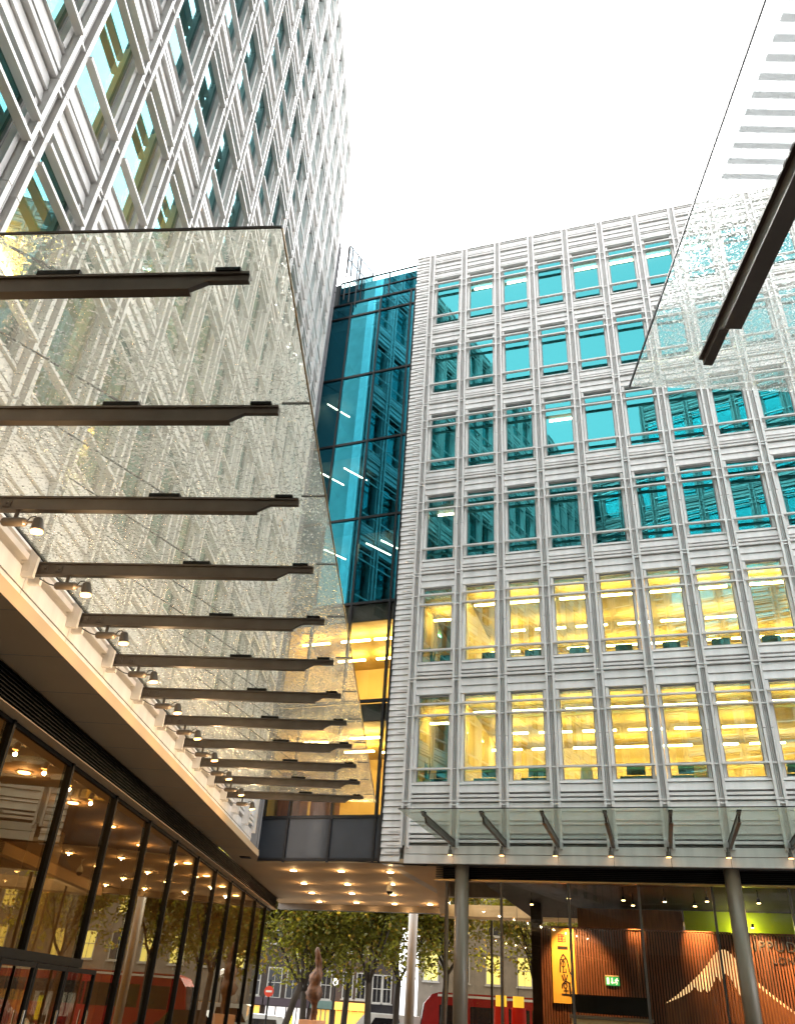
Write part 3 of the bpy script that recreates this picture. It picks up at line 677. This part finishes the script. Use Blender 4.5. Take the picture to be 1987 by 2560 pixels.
# ------------------------------------------------------------------ glazed link
LK0 = Vector((-5.02, 26.99, 0)); LKA = math.atan2(-.32346, .94624)
def link():
    t = thing('glazed_link', 'teal glass curtain wall linking tower and right hand building', 'building', LK0, LKA)
    us = [0., .98, 2.46, 3.94, 4.14]; zs = [5.38, 6.62, 10.29, 13.92, 17.55, 21.27, 24.96, 28.72, 29.62]
    mu = MB().box(-.035, .035, -.06, .10, 5.30, 29.62).mesh('mullion', 'frame')
    for u in us: place('mullion', mu, t, (u, 0, 0))
    for z in zs: MB().box(0, 4.14, -.05, .09, z-.045, z+.045).build('transom', 'frame', t)
    for (a, b) in zip(us, us[1:]):
        for z0, z1 in zip(zs, zs[1:]):
            g = 'grey_panel' if z0 < 6 else 'shop_glass' if z0 < 11 else 'teal_glass'
            MB().face([(a+.03, 0, z0+.04), (b-.03, 0, z0+.04), (b-.03, 0, z1-.04), (a+.03, 0, z1-.04)]).build('glass_panel', g, t)
    # set back top storey with glass parapet
    zt = [29.7, 30.80, 31.62]
    for z0, z1 in zip(zt, zt[1:]):
        for a, b in ((.1, 1.2), (1.2, 2.65), (2.65, 4.1)):
            MB().face([(a, .35, z0), (b, .35, z0), (b, .35, z1-.05), (a, .35, z1-.05)]).build('glass_panel', 'teal_glass', t)
        MB().box(.1, 4.12, .31, .39, z1-.05, z1).build('transom', 'frame', t)
    mu2 = MB().box(-.025, .025, .30, .38, 29.65, 31.57).mesh('mullion', 'frame')
    for u in (.1, 1.2, 2.65, 4.1): place('mullion', mu2, t, (u, 0, 0))
    # floors, ceilings, rear wall
    m = MB(); lvl = [6.62, 10.29, 13.92, 17.55, 21.27, 24.96, 28.72]
    for z in lvl: m.box(.02, 4.1, .15, 5, z-.62, z-.05)
    m.build('floor_slab', 'room_dark', t)
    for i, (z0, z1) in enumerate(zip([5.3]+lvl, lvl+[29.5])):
        MB().box(.02, 4.1, 4.6, 4.8, z0, z1-.65).build('room_back_wall', 'room_lit' if i in (1, 2) else 'room_dark', t)  # lit floors painted yellow, unlit ones near-black
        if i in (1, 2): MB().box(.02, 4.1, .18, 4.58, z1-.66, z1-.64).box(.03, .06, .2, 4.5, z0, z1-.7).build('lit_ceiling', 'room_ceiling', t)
    MB().box(-.45, .08, .32, 1.2, 29.3, 31.5).box(.08, 4.1, .50, .60, 29.62, 31.45).box(.02, 4.1, .2, 4.9, 29.50, 29.6).box(-.2, .0, .15, 4.8, 5.3, 29.5).box(4.14, 4.3, .15, 4.8, 5.3, 29.5).build('side_wall', 'room_dark', t)
    # furniture visible on the lower lit floor
    MB().box(.2, 1.0, .6, 1.2, 5.75, 8.2).box(1.2, 1.9, 1.0, 1.8, 5.75, 7.6).build('furniture', 'slat_wood', t)
    for i, (u, y, z) in enumerate(((.9, 1.3, 9.4), (2.9, 1.2, 9.45), (2.1, 2.6, 9.4), (3.4, 2.8, 9.4), (.6, 1.2, 13.05), (2.2, 1.2, 13.05), (3.5, 1.2, 13.05), (2.9, 3.0, 13.05), (1.3, 3.0, 13.05))):
        o = place('strip_light', tube, None, LK0+Vector((cos(LKA)*u-sin(LKA)*y, sin(LKA)*u+cos(LKA)*y, z)), LKA)
        tag(o, f'{ORD[i]} strip light inside the lit lower floors of glass link', 'strip light', 'strip lights in the glass link')
    for i, (u, z) in enumerate(((.45, 24.1), (.55, 20.4), (1.6, 20.45), (1.0, 16.75), (2.9, 16.7), (3.5, 16.75))):
        o = place('strip_light', tube_thin, None, LK0+Vector((cos(LKA)*u-sin(LKA)*1.0, sin(LKA)*u+cos(LKA)*1.0, z)), LKA+R(62))
        tag(o, f'{ORD[i]} slanting strip light behind the dark upper panes of glass link', 'strip light', 'slanting strip lights in the glass link')
link()
def link_return():
    m = MB()
    for z0, z1 in zip((5.3, 10.29, 17.55, 24.96, 29.6), (10.29, 17.55, 24.96, 29.6, 33.0)):
        m.hexa([(-4.86, 25.97, z0), (-4.80, 25.97, z0), (-4.99, 26.98, z0), (-5.05, 26.98, z0), (-4.86, 25.97, z1-.04), (-4.80, 25.97, z1-.04), (-4.99, 26.98, z1-.04), (-5.05, 26.98, z1-.04)])
    m.hexa([(-5.2, 25.97, 5.3), (-4.87, 25.97, 5.3), (-5.06, 27.2, 5.3), (-5.4, 27.2, 5.3), (-5.2, 25.97, 33), (-4.87, 25.97, 33), (-5.06, 27.2, 33), (-5.4, 27.2, 33)])
    o = m.build('return_panel', 'grey_panel', bpy.data.objects['glazed_link'])
    o.matrix_parent_inverse = (Matrix.Translation(LK0) @ Matrix.Rotation(LKA, 4, "Z")).inverted()
link_return()
def roof_screen():
    t = thing('roof_screen', 'clear glass roof balustrade above the glass link beside tower', 'balustrade', (-4.55, 26.2, 31.2))
    a = [(.1, 0), (.6, .8), (1.15, 1.7)]
    for (x0, y0), (x1, y1) in zip(a, a[1:]):
        MB().hexa([(x0, y0, 0), (x1, y1, 0), (x1, y1+.02, 0), (x0, y0+.02, 0), (x0, y0, 1.9), (x1, y1, 1.9), (x1, y1+.02, 1.9), (x0, y0+.02, 1.9)]).build('glass_panel', 'screen_glass', t)
    for x, y in a: MB().box(x-.03, x+.03, y-.03, y+.05, -.3, 1.95).build('post', 'frame', t)
    MB().tube([(.1, 0, 1.93), (1.15, 1.7, 1.93)], .03, 8).build('handrail', 'frame', t); MB().tube([(.1, 0, .95), (1.15, 1.7, .95)], .02, 8).build('midrail', 'frame', t)
roof_screen()
for i, (y, dx, nm) in enumerate(((26.2, .0, 'left'), (26.35, .18, 'middle'), (26.5, .42, 'right'))):
    tag(MB().tube([(0, 0, 0), (.03*i, 0, -3.5), (.10+dx*.2, .05, -8.8)], .03, 6).build('rope', 'cable', None, (-4.55+dx, y, 38.2)), f'{nm} of three thin ropes hanging from tower roof to the glass link', 'rope', 'ropes hanging from the tower roof')
# ------------------------------------------------------------------ canopies
def beam_mesh(L, w=.075, d=.155, t0=.42, t1=.29):
    """tapered T-section arm along +x from the wall, top at z=0; the soffit kinks up near the tip"""
    m = MB()
    m.box(0, L, -w/2, w/2, -.022, 0)
    m.prism([(.0, -.024), (.0, -d), (L-t0, -d), (L-t1, -.075), (L, -.075), (L, -.024)], 'y', -w*.28, w*.28)
    m.prism([(.0, -d-.016), (L-t0+.012, -d-.016), (L-t0, -d), (.0, -d)], 'y', -w/2, w/2)
    return m.mesh('beam', 'bronze')
def clip_mesh(): return MB().box(-.09, .09, -.05, .05, .002, .03).mesh('clamp', 'black_metal')
def plates():
    m = MB().box(-.04, .04, -.034, -.0212, -.125, -.045); m.tube([(0, -.033, -.085), (0, -.047, -.085)], .018, 8)
    return m.mesh('fixing_plate', 'bronze')
def rod_mesh(L):
    return MB().tube([(L, 0, .05), (0.02, 0, 1.25)], .011, 6).box(L-.16, L+.16, -.04, .04, .002, .045).mesh('tie_rod', 'black_metal')
def canopy_left():
    t = thing('glass_canopy', 'long wet glass canopy on dark arms along the left tower', 'canopy', (-4.66, 8.40, 5.90))
    bm = beam_mesh(3.345, d=.15); cm = clip_mesh(); pm = plates(); rm = rod_mesh(1.95)
    sk = math.atan2(-.205, 3.35); cs, sn = cos(sk), sin(sk)
    def wp(l, k): return (l*cs, 1.447*(k-3)+l*sn)
    for k in range(0, 12):
        o = place('beam', bm, t, (0, 1.447*(k-3), 0), sk)
        place('clamp', cm, o, (3.19, 0, 0)); place('fixing_plate', pm, o, (.12, 0, 0)); place('fixing_plate', pm, o, (.30, 0, 0)); place('tie_rod', rm, o)
    z0, z1 = .036, .055
    ks = [-1.6]+[k for k in range(0, 12)]+[11.56]
    ks = [-.24]+[k for k in range(1, 12)]+[11.56]
    for a, b in zip(ks, ks[1:]):
        q = [wp(.06, a+.006), wp(3.60, a+.006), wp(3.60, b-.006), wp(.06, b-.006)]
        MB().hexa([(x, y, z0) for x, y in q]+[(x, y, z1) for x, y in q]).build('glass_pane', 'rain_glass_left', t)
    jm = MB().box(3.36, 3.60, -.007, .007, z0+.001, z1+.002).mesh('joint', 'black_metal')
    for k in range(1, 12): place('joint', jm, t, (0, 1.447*(k-3), 0), sk)
    q0, q1 = wp(3.603, ks[0]), wp(3.603, ks[-1])
    MB().hexa([(q0[0], q0[1], z0), (q0[0]+.012, q0[1], z0), (q1[0]+.012, q1[1], z0), (q1[0], q1[1], z0), (q0[0], q0[1], z1), (q0[0]+.012, q0[1], z1), (q1[0]+.012, q1[1], z1), (q1[0], q1[1], z1)]).build('edge_trim', 'brass', t)
    q0, q1 = wp(.06, ks[0]-.012), wp(3.61, ks[0]-.012)
    MB().hexa([(q0[0], q0[1], z0), (q1[0], q1[1], z0), (q1[0], q1[1]+.012, z0), (q0[0], q0[1]+.012, z0), (q0[0], q0[1], z1), (q1[0], q1[1], z1), (q1[0], q1[1]+.012, z1), (q0[0], q0[1]+.012, z1)]).build('edge_trim', 'bronze', t)
    gm = MB().box(.045, .06, -1.447*4.3, 1.447*8.5, z0-.01, z1+.02).build('wall_gasket', 'black_metal', t)
    br = MB()
    for sx in (-.10, .10): br.box(-.12, .05, sx-.03, sx+.03, -.24, .42)
    bme = br.mesh('wall_bracket', 'fin')
    for k in range(-1, 14): place('wall_bracket', bme, t, (0, 1.447*(k-3), 0))
    return sk
SK = canopy_left()
def spot_meshes():
    body = MB().tube([(0, 0, 0), (.02, 0, 0), (.24, 0, 0), (.26, 0, 0), (.27, 0, 0), (.33, 0, 0)], [.035, .047, .047, .035, .014, .014], 14).mesh('driver_box', 'bronze')
    stem = MB().tube([(.13, 0, .04), (.13, 0, .13)], .022, 8).mesh('stem', 'bronze')
    cab = MB().tube([(.26, 0, .01), (.29, 0, .06), (.34, 0, .07), (.37, 0, .04), (.37, 0, .0)], .007, 6).tube([(0, 0, .0), (-.08, 0, .02), (-.22, 0, .09)], .007, 6).mesh('cable', 'cable')
    head = MB().tube([(0, 0, .075), (0, 0, .06), (0, 0, -.03), (0, 0, -.07)], [.035, .048, .062, .068], 16, True).mesh('lamp_head', 'bronze')
    lens = MB().tube([(0, 0, -.086), (0, 0, -.073)], [.060, .062], 16).mesh('lens', 'lamp_lens')
    return body, stem, cab, head, lens
SPM = spot_meshes()
def spot_left(k, n):
    dx = .30
    t = thing('spotlight', f'{n} lit bronze spotlight from the near end under the left canopy arms', 'spotlight', (-4.66+dx, 8.40+1.447*(k-3)+dx*sin(SK), 5.90-.15-.016-.13), SK, 'spotlights under the left canopy')
    for nm, me in zip(('driver_box', 'stem', 'cable'), SPM): place(nm, me, t)
    h = place('lamp_head', SPM[3], t, (.39, 0, -.03)); h.rotation_euler = (R(4), R(-8), 0); place('lens', SPM[4], h)
    point(t, (.37, -.02, -.20), 3.5, (1, .66, .34), .04)
for k in range(-1, 12): spot_left(k, ORD[k+1])
def canopy_right_wall():
    """canopy over the restaurant on the right-hand building"""
    t = thing('glass_canopy', 'low glass canopy with short dark arms above the restaurant front', 'canopy', RP(0, 0, 5.93), RA)
    bm = beam_mesh(3.72, .085, .17); cm = clip_mesh()
    for k in range(1, 12):
        o = place('beam', bm, t, (1.5*k+.02, -.10, 0), -pi/2+.02); place('clamp', cm, o, (3.6, 0, 0))
    MB().hexa([(1.0, -3.98, .036), (17, -3.98, .036), (17, -.12, .036), (1.0, -.12, .036), (1.0, -3.98, .055), (17, -3.98, .055), (17, -.12, .055), (1.0, -.12, .055)]).build('glass_pane', 'rain_glass_front', t)
    MB().box(1.0, 17, -3.995, -3.983, .034, .057).build('edge_trim', 'frame', t)
canopy_right_wall()
for k in range(1, 11):
    t = thing('spotlight', f'{ORD[k-1]} short spotlight from left below the arms of restaurant canopy', 'spotlight', RP(1.5*k-.06, -.22, 5.58), RA, 'spotlights under the restaurant canopy')
    place('lamp_head', SPM[3], t); place('lens', SPM[4], t); MB().tube([(0, 0, .07), (0, 0, .17)], .025, 8).build('stem', 'bronze', t)
    pass
# ------------------------------------------------------------------ courtyard block beside the camera, carrying the near canopy
CB = thing('courtyard_block', 'block with darkened cladding beside the viewer carrying the near wet glass canopy', 'building', (20.2, 1.25, 0), pi)
XC = facade(CB, .2, 1.5, 12, [SILL+FH*k for k in range(8)], 39.4, SOF, 0., 96, skin=('cladding_dimmed', 'cladding_dimmed', 'cladding_dimmed'))
MB().box(.1, 18.5, .42, 8, GZ, 39.2).box(0.1, 18.55, .12, 1, GZ, SOF-.01).build('core', 'room_dark', CB)
RK = thing('rear_block', 'unseen block added behind the viewer to keep sky out of window reflections', 'building', (4.0, -5.5, 0), pi)  # added out of view, placed and sized to darken the window reflections
facade(RK, .2, 1.5, 12, [SILL+FH*k for k in range(8)], 41, SOF, 0., 96, skin=('cladding_dimmed', 'cladding_dimmed', 'cladding_dimmed'))
MB().box(.1, 18.3, .42, 4, GZ, 40.9).box(.1, 18.3, .13, .42, GZ, SOF-.01).build('core', 'room_dark', RK)
def canopy_near():
    t = thing('glass_canopy', 'near glass canopy at top right with rain drops and pale printed bars', 'canopy', (0, 0, 5.90))
    bm = beam_mesh(3.35, .12, .17, .50, .37); cm = clip_mesh()
    for k in range(5):
        o = place('beam', bm, t, (2.02+1.45*k, 1.18, 0), pi/2); place('clamp', cm, o, (3.1, 0, 0))
    MB().box(1.55, 9.3, 1.3, 4.92, .036, .055).build('glass_pane', 'rain_glass_right', t)
    MB().box(1.54, 1.549, 1.3, 4.93, .034, .057).build('edge_trim', 'frame', t)
canopy_near()
# ------------------------------------------------------------------ street: trees, sculpture, bus, vehicles, houses
def tree(x, y, h, fork, lean, seed, label, crown=(3.3, 2.7), n=9500, dry=.15, r0=.17):
    rnd = random.Random(seed)
    t = thing('street_tree', label, 'tree', (x, y, GZ), 0, 'plane trees in the street')
    tr = MB(); tips = []
    fz = fork-GZ
    tr.tube([(0, 0, 0), (lean*.3, 0, fz*.4), (lean*.7, 0, fz*.8), (lean, 0, fz+.1)], [r0*1.15, r0, r0*.9, r0*.8], 9)
    tr.build('trunk', 'bark', t, smooth=True)
    br = MB()
    def limb(p, d, ln, r, lv):
        pts = [p]; rr = [r]; q = p.copy(); dd = d.copy()
        for i in range(4):
            dd = (dd+Vector((rnd.uniform(-.22, .22), rnd.uniform(-.22, .22), rnd.uniform(-.05, .22)))).normalized()
            q = q+dd*ln/4; pts.append(q.copy()); rr.append(r*(1-.16*(i+1)))
            if lv >= 1: tips.append(q.copy())
        br.tube(pts, rr, 6 if lv else 7)
        if lv < 3:
            for k in range(2 if lv else 3):
                a = rnd.uniform(0, 2*pi); s = rnd.uniform(.45, .95)
                nd = (dd+Vector((cos(a)*s, sin(a)*s, rnd.uniform(-.15, .35)))).normalized()
                limb(pts[rnd.choice((2, 3, 4))].copy(), nd, ln*rnd.uniform(.6, .8), r*.5, lv+1)
    base = Vector((lean, 0, fz))
    for k in range(4):
        a = k*pi/2+rnd.uniform(-.5, .5)
        limb(base.copy(), Vector((cos(a)*.55, sin(a)*.5, 1)).normalized(), h*.30, r0*.52, 0)
    br.build('limbs', 'bark', t, smooth=True)
    lf = MB()
    zc = fz+crown[1]*.9
    clumps = [(p, rnd.uniform(.35, .8)) for p in tips]
    for k in range(90):
        a = rnd.uniform(0, 2*pi); rr = crown[0]*math.sqrt(rnd.random()); zz = rnd.uniform(fz+.6, fz+crown[1]*2.3)
        clumps.append((Vector((lean+rr*cos(a), rr*sin(a)*.8, zz)), rnd.uniform(.3, .7)))
    for i in range(n):
        p, s = clumps[rnd.randrange(len(clumps))]
        c = p+Vector((rnd.gauss(0, s*.6), rnd.gauss(0, s*.6), rnd.gauss(-.1, s*.5)))
        sz = rnd.uniform(.05, .105)
        e = Euler((rnd.uniform(-1.1, 1.1), rnd.uniform(-1.1, 1.1), rnd.uniform(0, 6.3))).to_matrix()
        lf.cur = 1 if rnd.random() < dry else 0
        lf.face([c+e@Vector(v)*sz for v in ((-1.15, 0, 0), (-.3, -.75, .12), (.9, -.5, 0), (1.3, 0, -.25), (.9, .55, 0), (-.3, .8, .12))])
    lf.build('crown', ['leaf', 'leaf_dry'], t)
tree(-6.05, 44.0, 8.5, 2.4, .85, 1, 'leaning plane tree nearest the lobby glass with crossing trunk')
tree(-5.10, 45.5, 9.0, 2.1, -.1, 2, 'forked plane tree just left of the bronze sculpture')
tree(-3.55, 50.5, 9.0, 3.2, .15, 3, 'slim plane tree behind the sculpture by the kerb', dry=.25)
tree(-1.95, 45.0, 9.0, 2.6, -.12, 4, 'dark plane tree with wide fork in the middle of passage view')
tree(-.76, 48.5, 9.0, 2.9, .1, 5, 'plane tree directly left of the slim round column')
tree(1.6, 47.5, 8.5, 3.3, .2, 6, 'plane tree between slim column and the restaurant corner', dry=.2)
tree(6.6, 47.0, 9.0, 3.0, -.3, 8, 'plane tree seen through the restaurant glass')
tree(-8.6, 47.5, 9.0, 3.0, .2, 9, 'plane tree behind the far end of lobby glass')
def sculpture():
    t = thing('sculpture', 'tall lumpy rust brown bronze sculpture on peach plinth', 'sculpture', (-4.06, 39.57, 1.10))
    rnd = random.Random(11); m = MB()
    prof = [(0, .13), (.25, .13), (.5, .11), (.62, .16), (.75, .30), (.95, .34), (1.15, .26), (1.3, .20), (1.42, .24), (1.6, .27), (1.75, .20), (1.88, .13), (2.0, .14), (2.15, .15), (2.3, .11), (2.42, .12), (2.55, .09), (2.66, .05)]
    n = 16; b = len(m.v)
    for z, r in prof:
        ox, oy = .05*sin(z*4.1), .04*cos(z*3.3)
        for k in range(n):
            a = 2*pi*k/n; q = r*(1+.22*sin(3*a+z*7)+rnd.uniform(-.14, .14)); m.v.append((ox+q*cos(a), oy+q*sin(a), z+rnd.uniform(-.02, .02)))
    for i in range(len(prof)-1):
        for k in range(n):
            k2 = (k+1) % n; m.f.append([b+i*n+k, b+i*n+k2, b+(i+1)*n+k2, b+(i+1)*n+k]); m.mi.append(0)
    m.f.append([b+(len(prof)-1)*n+k for k in range(n)]); m.mi.append(0)
    m.build('figure', 'rust_bronze', t, smooth=True)
    p = thing('plinth', 'square peach coloured plinth under the bronze sculpture', 'plinth', (-4.06, 39.57, GZ), R(-20))
    MB().box(-.42, .42, -.42, .42, .06, 1.69).build('block', 'peach', p); MB().box(-.36, .36, -.36, .36, 0, .06).build('recessed_base', 'black_metal', p)
sculpture()
def bus():
    t = thing('city_bus', 'red single deck bus with pale roof edge passing in the street', 'bus', (.6, 52.0, GZ))
    L, W, H = 11.5, 2.5, 3.25
    pr = [(.0, .35), (L, .35), (L, 2.9), (L-.12, 3.1), (L-.4, H), (1.0, H), (.55, 3.12), (.2, 2.7), (.02, 1.6)]
    MB().prism(pr, 'y', 0, W).build('body', 'red_paint', t)
    MB().box(.9, L-.3, -.02, W+.02, 3.05, 3.16).build('roof_band', 'white_paint', t)
    for i in range(6):
        a = 1.0+i*1.7
        MB().box(a, a+1.55, -.015, 0.0, 1.55, 2.65).build('window', 'black_paint', t)
        MB().box(a, a+1.55, W, W+.015, 1.55, 2.65).build('window', 'black_paint', t)
    MB().prism([(-.012, 1.2), (.0, 1.62), (.18, 2.66), (.16, 2.72), (-.02, 1.66), (-.03, 1.2)], 'y', .2, W-.2).build('windscreen', 'black_paint', t)
    for x in (2.4, L-2.6):
        for y in (-.03, W-.27):
            w_ = MB().tube([(0, 0, 0), (0, .3, 0)], .48, 20).build('wheel', 'tyre', t, (x, y, .48)); MB().tube([(0, -.01, 0), (0, .0, 0)], .25, 16).build('hub', 'steel', w_)
    for y in (.2, W-.5): MB().box(-.02, .02, y, y+.3, .8, 1.0).build('lamp', 'red_dot', t)
bus()
def vehicle(x, y, label, body, kind, name, rz=0.):
    t = thing(name, label, kind, (x, y, GZ), rz)
    if kind == 'van': pr = [(0, .3), (4.6, .3), (4.6, 1.85), (4.45, 2.02), (1.6, 2.05), (1.25, 1.95), (.55, 1.2), (.05, 1.05)]
    else: pr = [(0, .3), (4.4, .3), (4.4, .95), (4.1, 1.05), (3.6, 1.6), (1.9, 1.66), (1.1, 1.1), (.1, .95)]
    H = max(p[1] for p in pr)
    MB().prism(pr, 'y', 0, 1.85).build('body', body, t)
    wz = (1.15, H-.22)
    for yy in (-.012, 1.85): MB().prism([(1.45 if kind == 'van' else 1.35, wz[0]), (3.4, wz[0]), (3.3, wz[1]), (1.9, wz[1])], 'y', yy, yy+.012).build('window', 'black_paint', t)
    for xx in (.9, 3.6):
        for yy in (-.02, 1.67): MB().tube([(0, 0, 0), (0, .2, 0)], .33, 18).build('wheel', 'tyre', t, (xx, yy, .33))
    for yy in (.2, 1.4): MB().box(-.02, .03, yy, yy+.25, .62, .78).build('headlight', 'sign_white', t)
vehicle(-3.9, 54.5, 'white delivery van waiting across the street', 'white_paint', 'van', 'delivery_van', R(0))
vehicle(-2.6, 50.2, 'dark car passing in front of white van', 'black_paint', 'car', 'parked_car', R(4))
vehicle(-10.5, 51, 'pale car in the street near the lobby end', 'white_paint', 'car', 'parked_car', R(2))
def sash(parent, x, z, w_, h, lit=None, y=-.02, arch=False):
    f = MB()
    for a, b, c, d in ((x-w_/2-.08, x-w_/2, z-.08, z+h+.08), (x+w_/2, x+w_/2+.08, z-.08, z+h+.08), (x-w_/2, x+w_/2, z+h, z+h+.08), (x-w_/2, x+w_/2, z-.08, z), (x-w_/2, x+w_/2, z+h*.5-.025, z+h*.5+.025), (x-.015, x+.015, z, z+h*.5-.025), (x-.015, x+.015, z+h*.5+.025, z+h)):
        f.box(a, b, y-.06, y+.02, c, d)
    f.box(x-w_/2-.16, x+w_/2+.16, y-.14, y+.01, z-.17, z-.082)
    o = f.build('window', 'sash_white', parent)
    MB().box(x-w_/2, x+w_/2, y-.025, y-.012, z, z+h).build('pane', lit or 'black_paint', o)
def house(x0, x1, label, m, ztop, wins, shop=None, fascia=None, y=70., cornice=True):
    t = thing('street_house', label, 'building', (0, y, 0))
    MB().box(x0, x1, 0, 8, GZ, ztop).build('wall', m, t)
    if cornice: MB().box(x0-.05, x1+.05, -.25, .0, ztop-.5, ztop-.2).box(x0, x1, -.12, 0, 2.0+3.6, 2.0+3.75).build('cornice', 'stone', t)
    for w_ in wins: sash(t, *w_)
    if fascia:
        for a, b, mm, lit in fascia:
            MB().box(a, b, -.35, -.004, 1.45, 1.95).build('fascia', mm, t)
            f = MB().box(a+.1, b-.1, -.12, -.004, GZ+.5, 1.4).build('shop_window', lit, t)
            g = MB()
            for i in range(5): xx = a+.1+(b-a-.25)*i/4; g.box(xx, xx+.07, -.2, -.122, GZ, 1.45)
            g.build('frame', mm, f)
    return t
house(-14.5, -5.75, 'dark brick terrace house with tall white sash windows above shops', 'brick_dark', 13.5,
      [(-13.2, 2.1, .95, 1.8), (-11.9, 2.1, .95, 1.8), (-10.3, 2.0, .95, 1.85), (-8.9, 2.0, .85, 1.8), (-7.6, 2.0, .85, 1.8), (-6.4, 2.1, .7, 1.75), (-10.3, 5.6, .95, 1.6), (-8.9, 5.6, .85, 1.6), (-7.6, 5.6, .85, 1.6), (-6.4, 5.6, .7, 1.6)],
      fascia=[(-14.3, -11.0, 'purple_shop', 'win_warm'), (-10.9, -7.5, 'purple_shop', 'sign_white'), (-7.4, -5.8, 'green_shop', 'win_warm')])
house(-5.7, -3.1, 'brown brick house with lit yellow pub sign below two windows', 'brick', 12.8,
      [(-4.75, 2.25, .65, 1.6, None), (-3.75, 2.25, .6, 1.6, None), (-4.75, 5.3, .65, 1.5), (-3.75, 5.3, .6, 1.5)], fascia=[(-5.6, -3.2, 'win_warm', 'win_warm')])
house(-3.05, -1.25, 'narrow dark house with white framed windows left of the street gap', 'brick_dark', 12.0, [(-2.55, 2.1, .6, 1.7), (-1.8, 2.1, .55, 1.7), (-2.4, 5.0, .6, 1.5)], fascia=[(-3.0, -1.3, 'black_paint', 'sign_white')])
house(.55, 40, 'long stone office front across the street with lit yellow windows', 'stone', 15,
      [(1.45+2.35*i, 3.75, 1.0, 1.95, 'win_lit' if i % 3 != 1 else 'black_paint') for i in range(15)]+[(1.45+2.35*i, 7.0, 1.0, 1.5, 'win_lit' if i % 4 != 2 else 'black_paint') for i in range(15)]+[(1.45+2.35*i, 10.4, 1.0, 1.5, 'black_paint') for i in range(15)],
      fascia=[(1, 12, 'stone', 'win_warm'), (12.2, 24, 'black_paint', 'sign_white')])
house(-40, -14.6, 'long brown brick terrace at far left of the street', 'brick', 14,
      [(-38+2.2*i, 2.1, 1.0, 1.9, 'win_lit' if i % 4 == 1 else None) for i in range(11)]+[(-38+2.2*i, 5.9, 1.0, 1.7) for i in range(11)], fascia=[(-39, -27, 'green_shop', 'win_warm'), (-26.8, -15, 'purple_shop', 'sign_white')])
def road_sign():
    t = thing('street_sign', 'round red road sign on dark post beside the lobby corner', 'road sign', (-6.55, 43.2, GZ))
    MB().tube([(0, 0, 0), (0, 0, 3.1)], .045, 10).build('post', 'black_metal', t)
    MB().tube([(0, -.06, 2.65), (0, -.09, 2.65)], .22, 20).build('disc', 'seal_red', t)
    MB().box(-.14, .14, -.105, -.092, 2.61, 2.69).build('bar', 'white_paint', t)
road_sign()
def neon():
    t = thing('shop_sign', 'glowing yellow vertical shop sign across the street', 'sign', (-7.95, 62.5, GZ))
    MB().box(-.18, .18, 0, .12, .4, 1.75).build('face', 'sign_yellow', t); MB().box(-.20, .20, .13, .22, .3, 1.95).build('case', 'black_metal', t); MB().tube([(0, .17, 0), (0, .17, .3)], .05, 8).build('post', 'black_metal', t)
neon()
def lamp_post(x, y, label):
    t = thing('street_lamp', label, 'street lamp', (x, y, GZ))
    MB().tube([(0, 0, 0), (0, 0, .9), (0, 0, 3.4)], [.08, .05, .04], 10).build('post', 'black_metal', t)
    MB().tube([(0, 0, 3.4), (0, 0, 3.5), (0, 0, 3.75), (0, 0, 3.85)], [.06, .16, .18, .05], 12).build('globe', 'sign_white', t)
lamp_post(-.2, 57, 'street lamp with white globe in the gap between houses'); lamp_post(-5.0, 61.5, 'street lamp with white globe by the brown brick pub')
# tint of warm yellow light for parts with their own lamps is set by the lamps above and by the yellow room colours
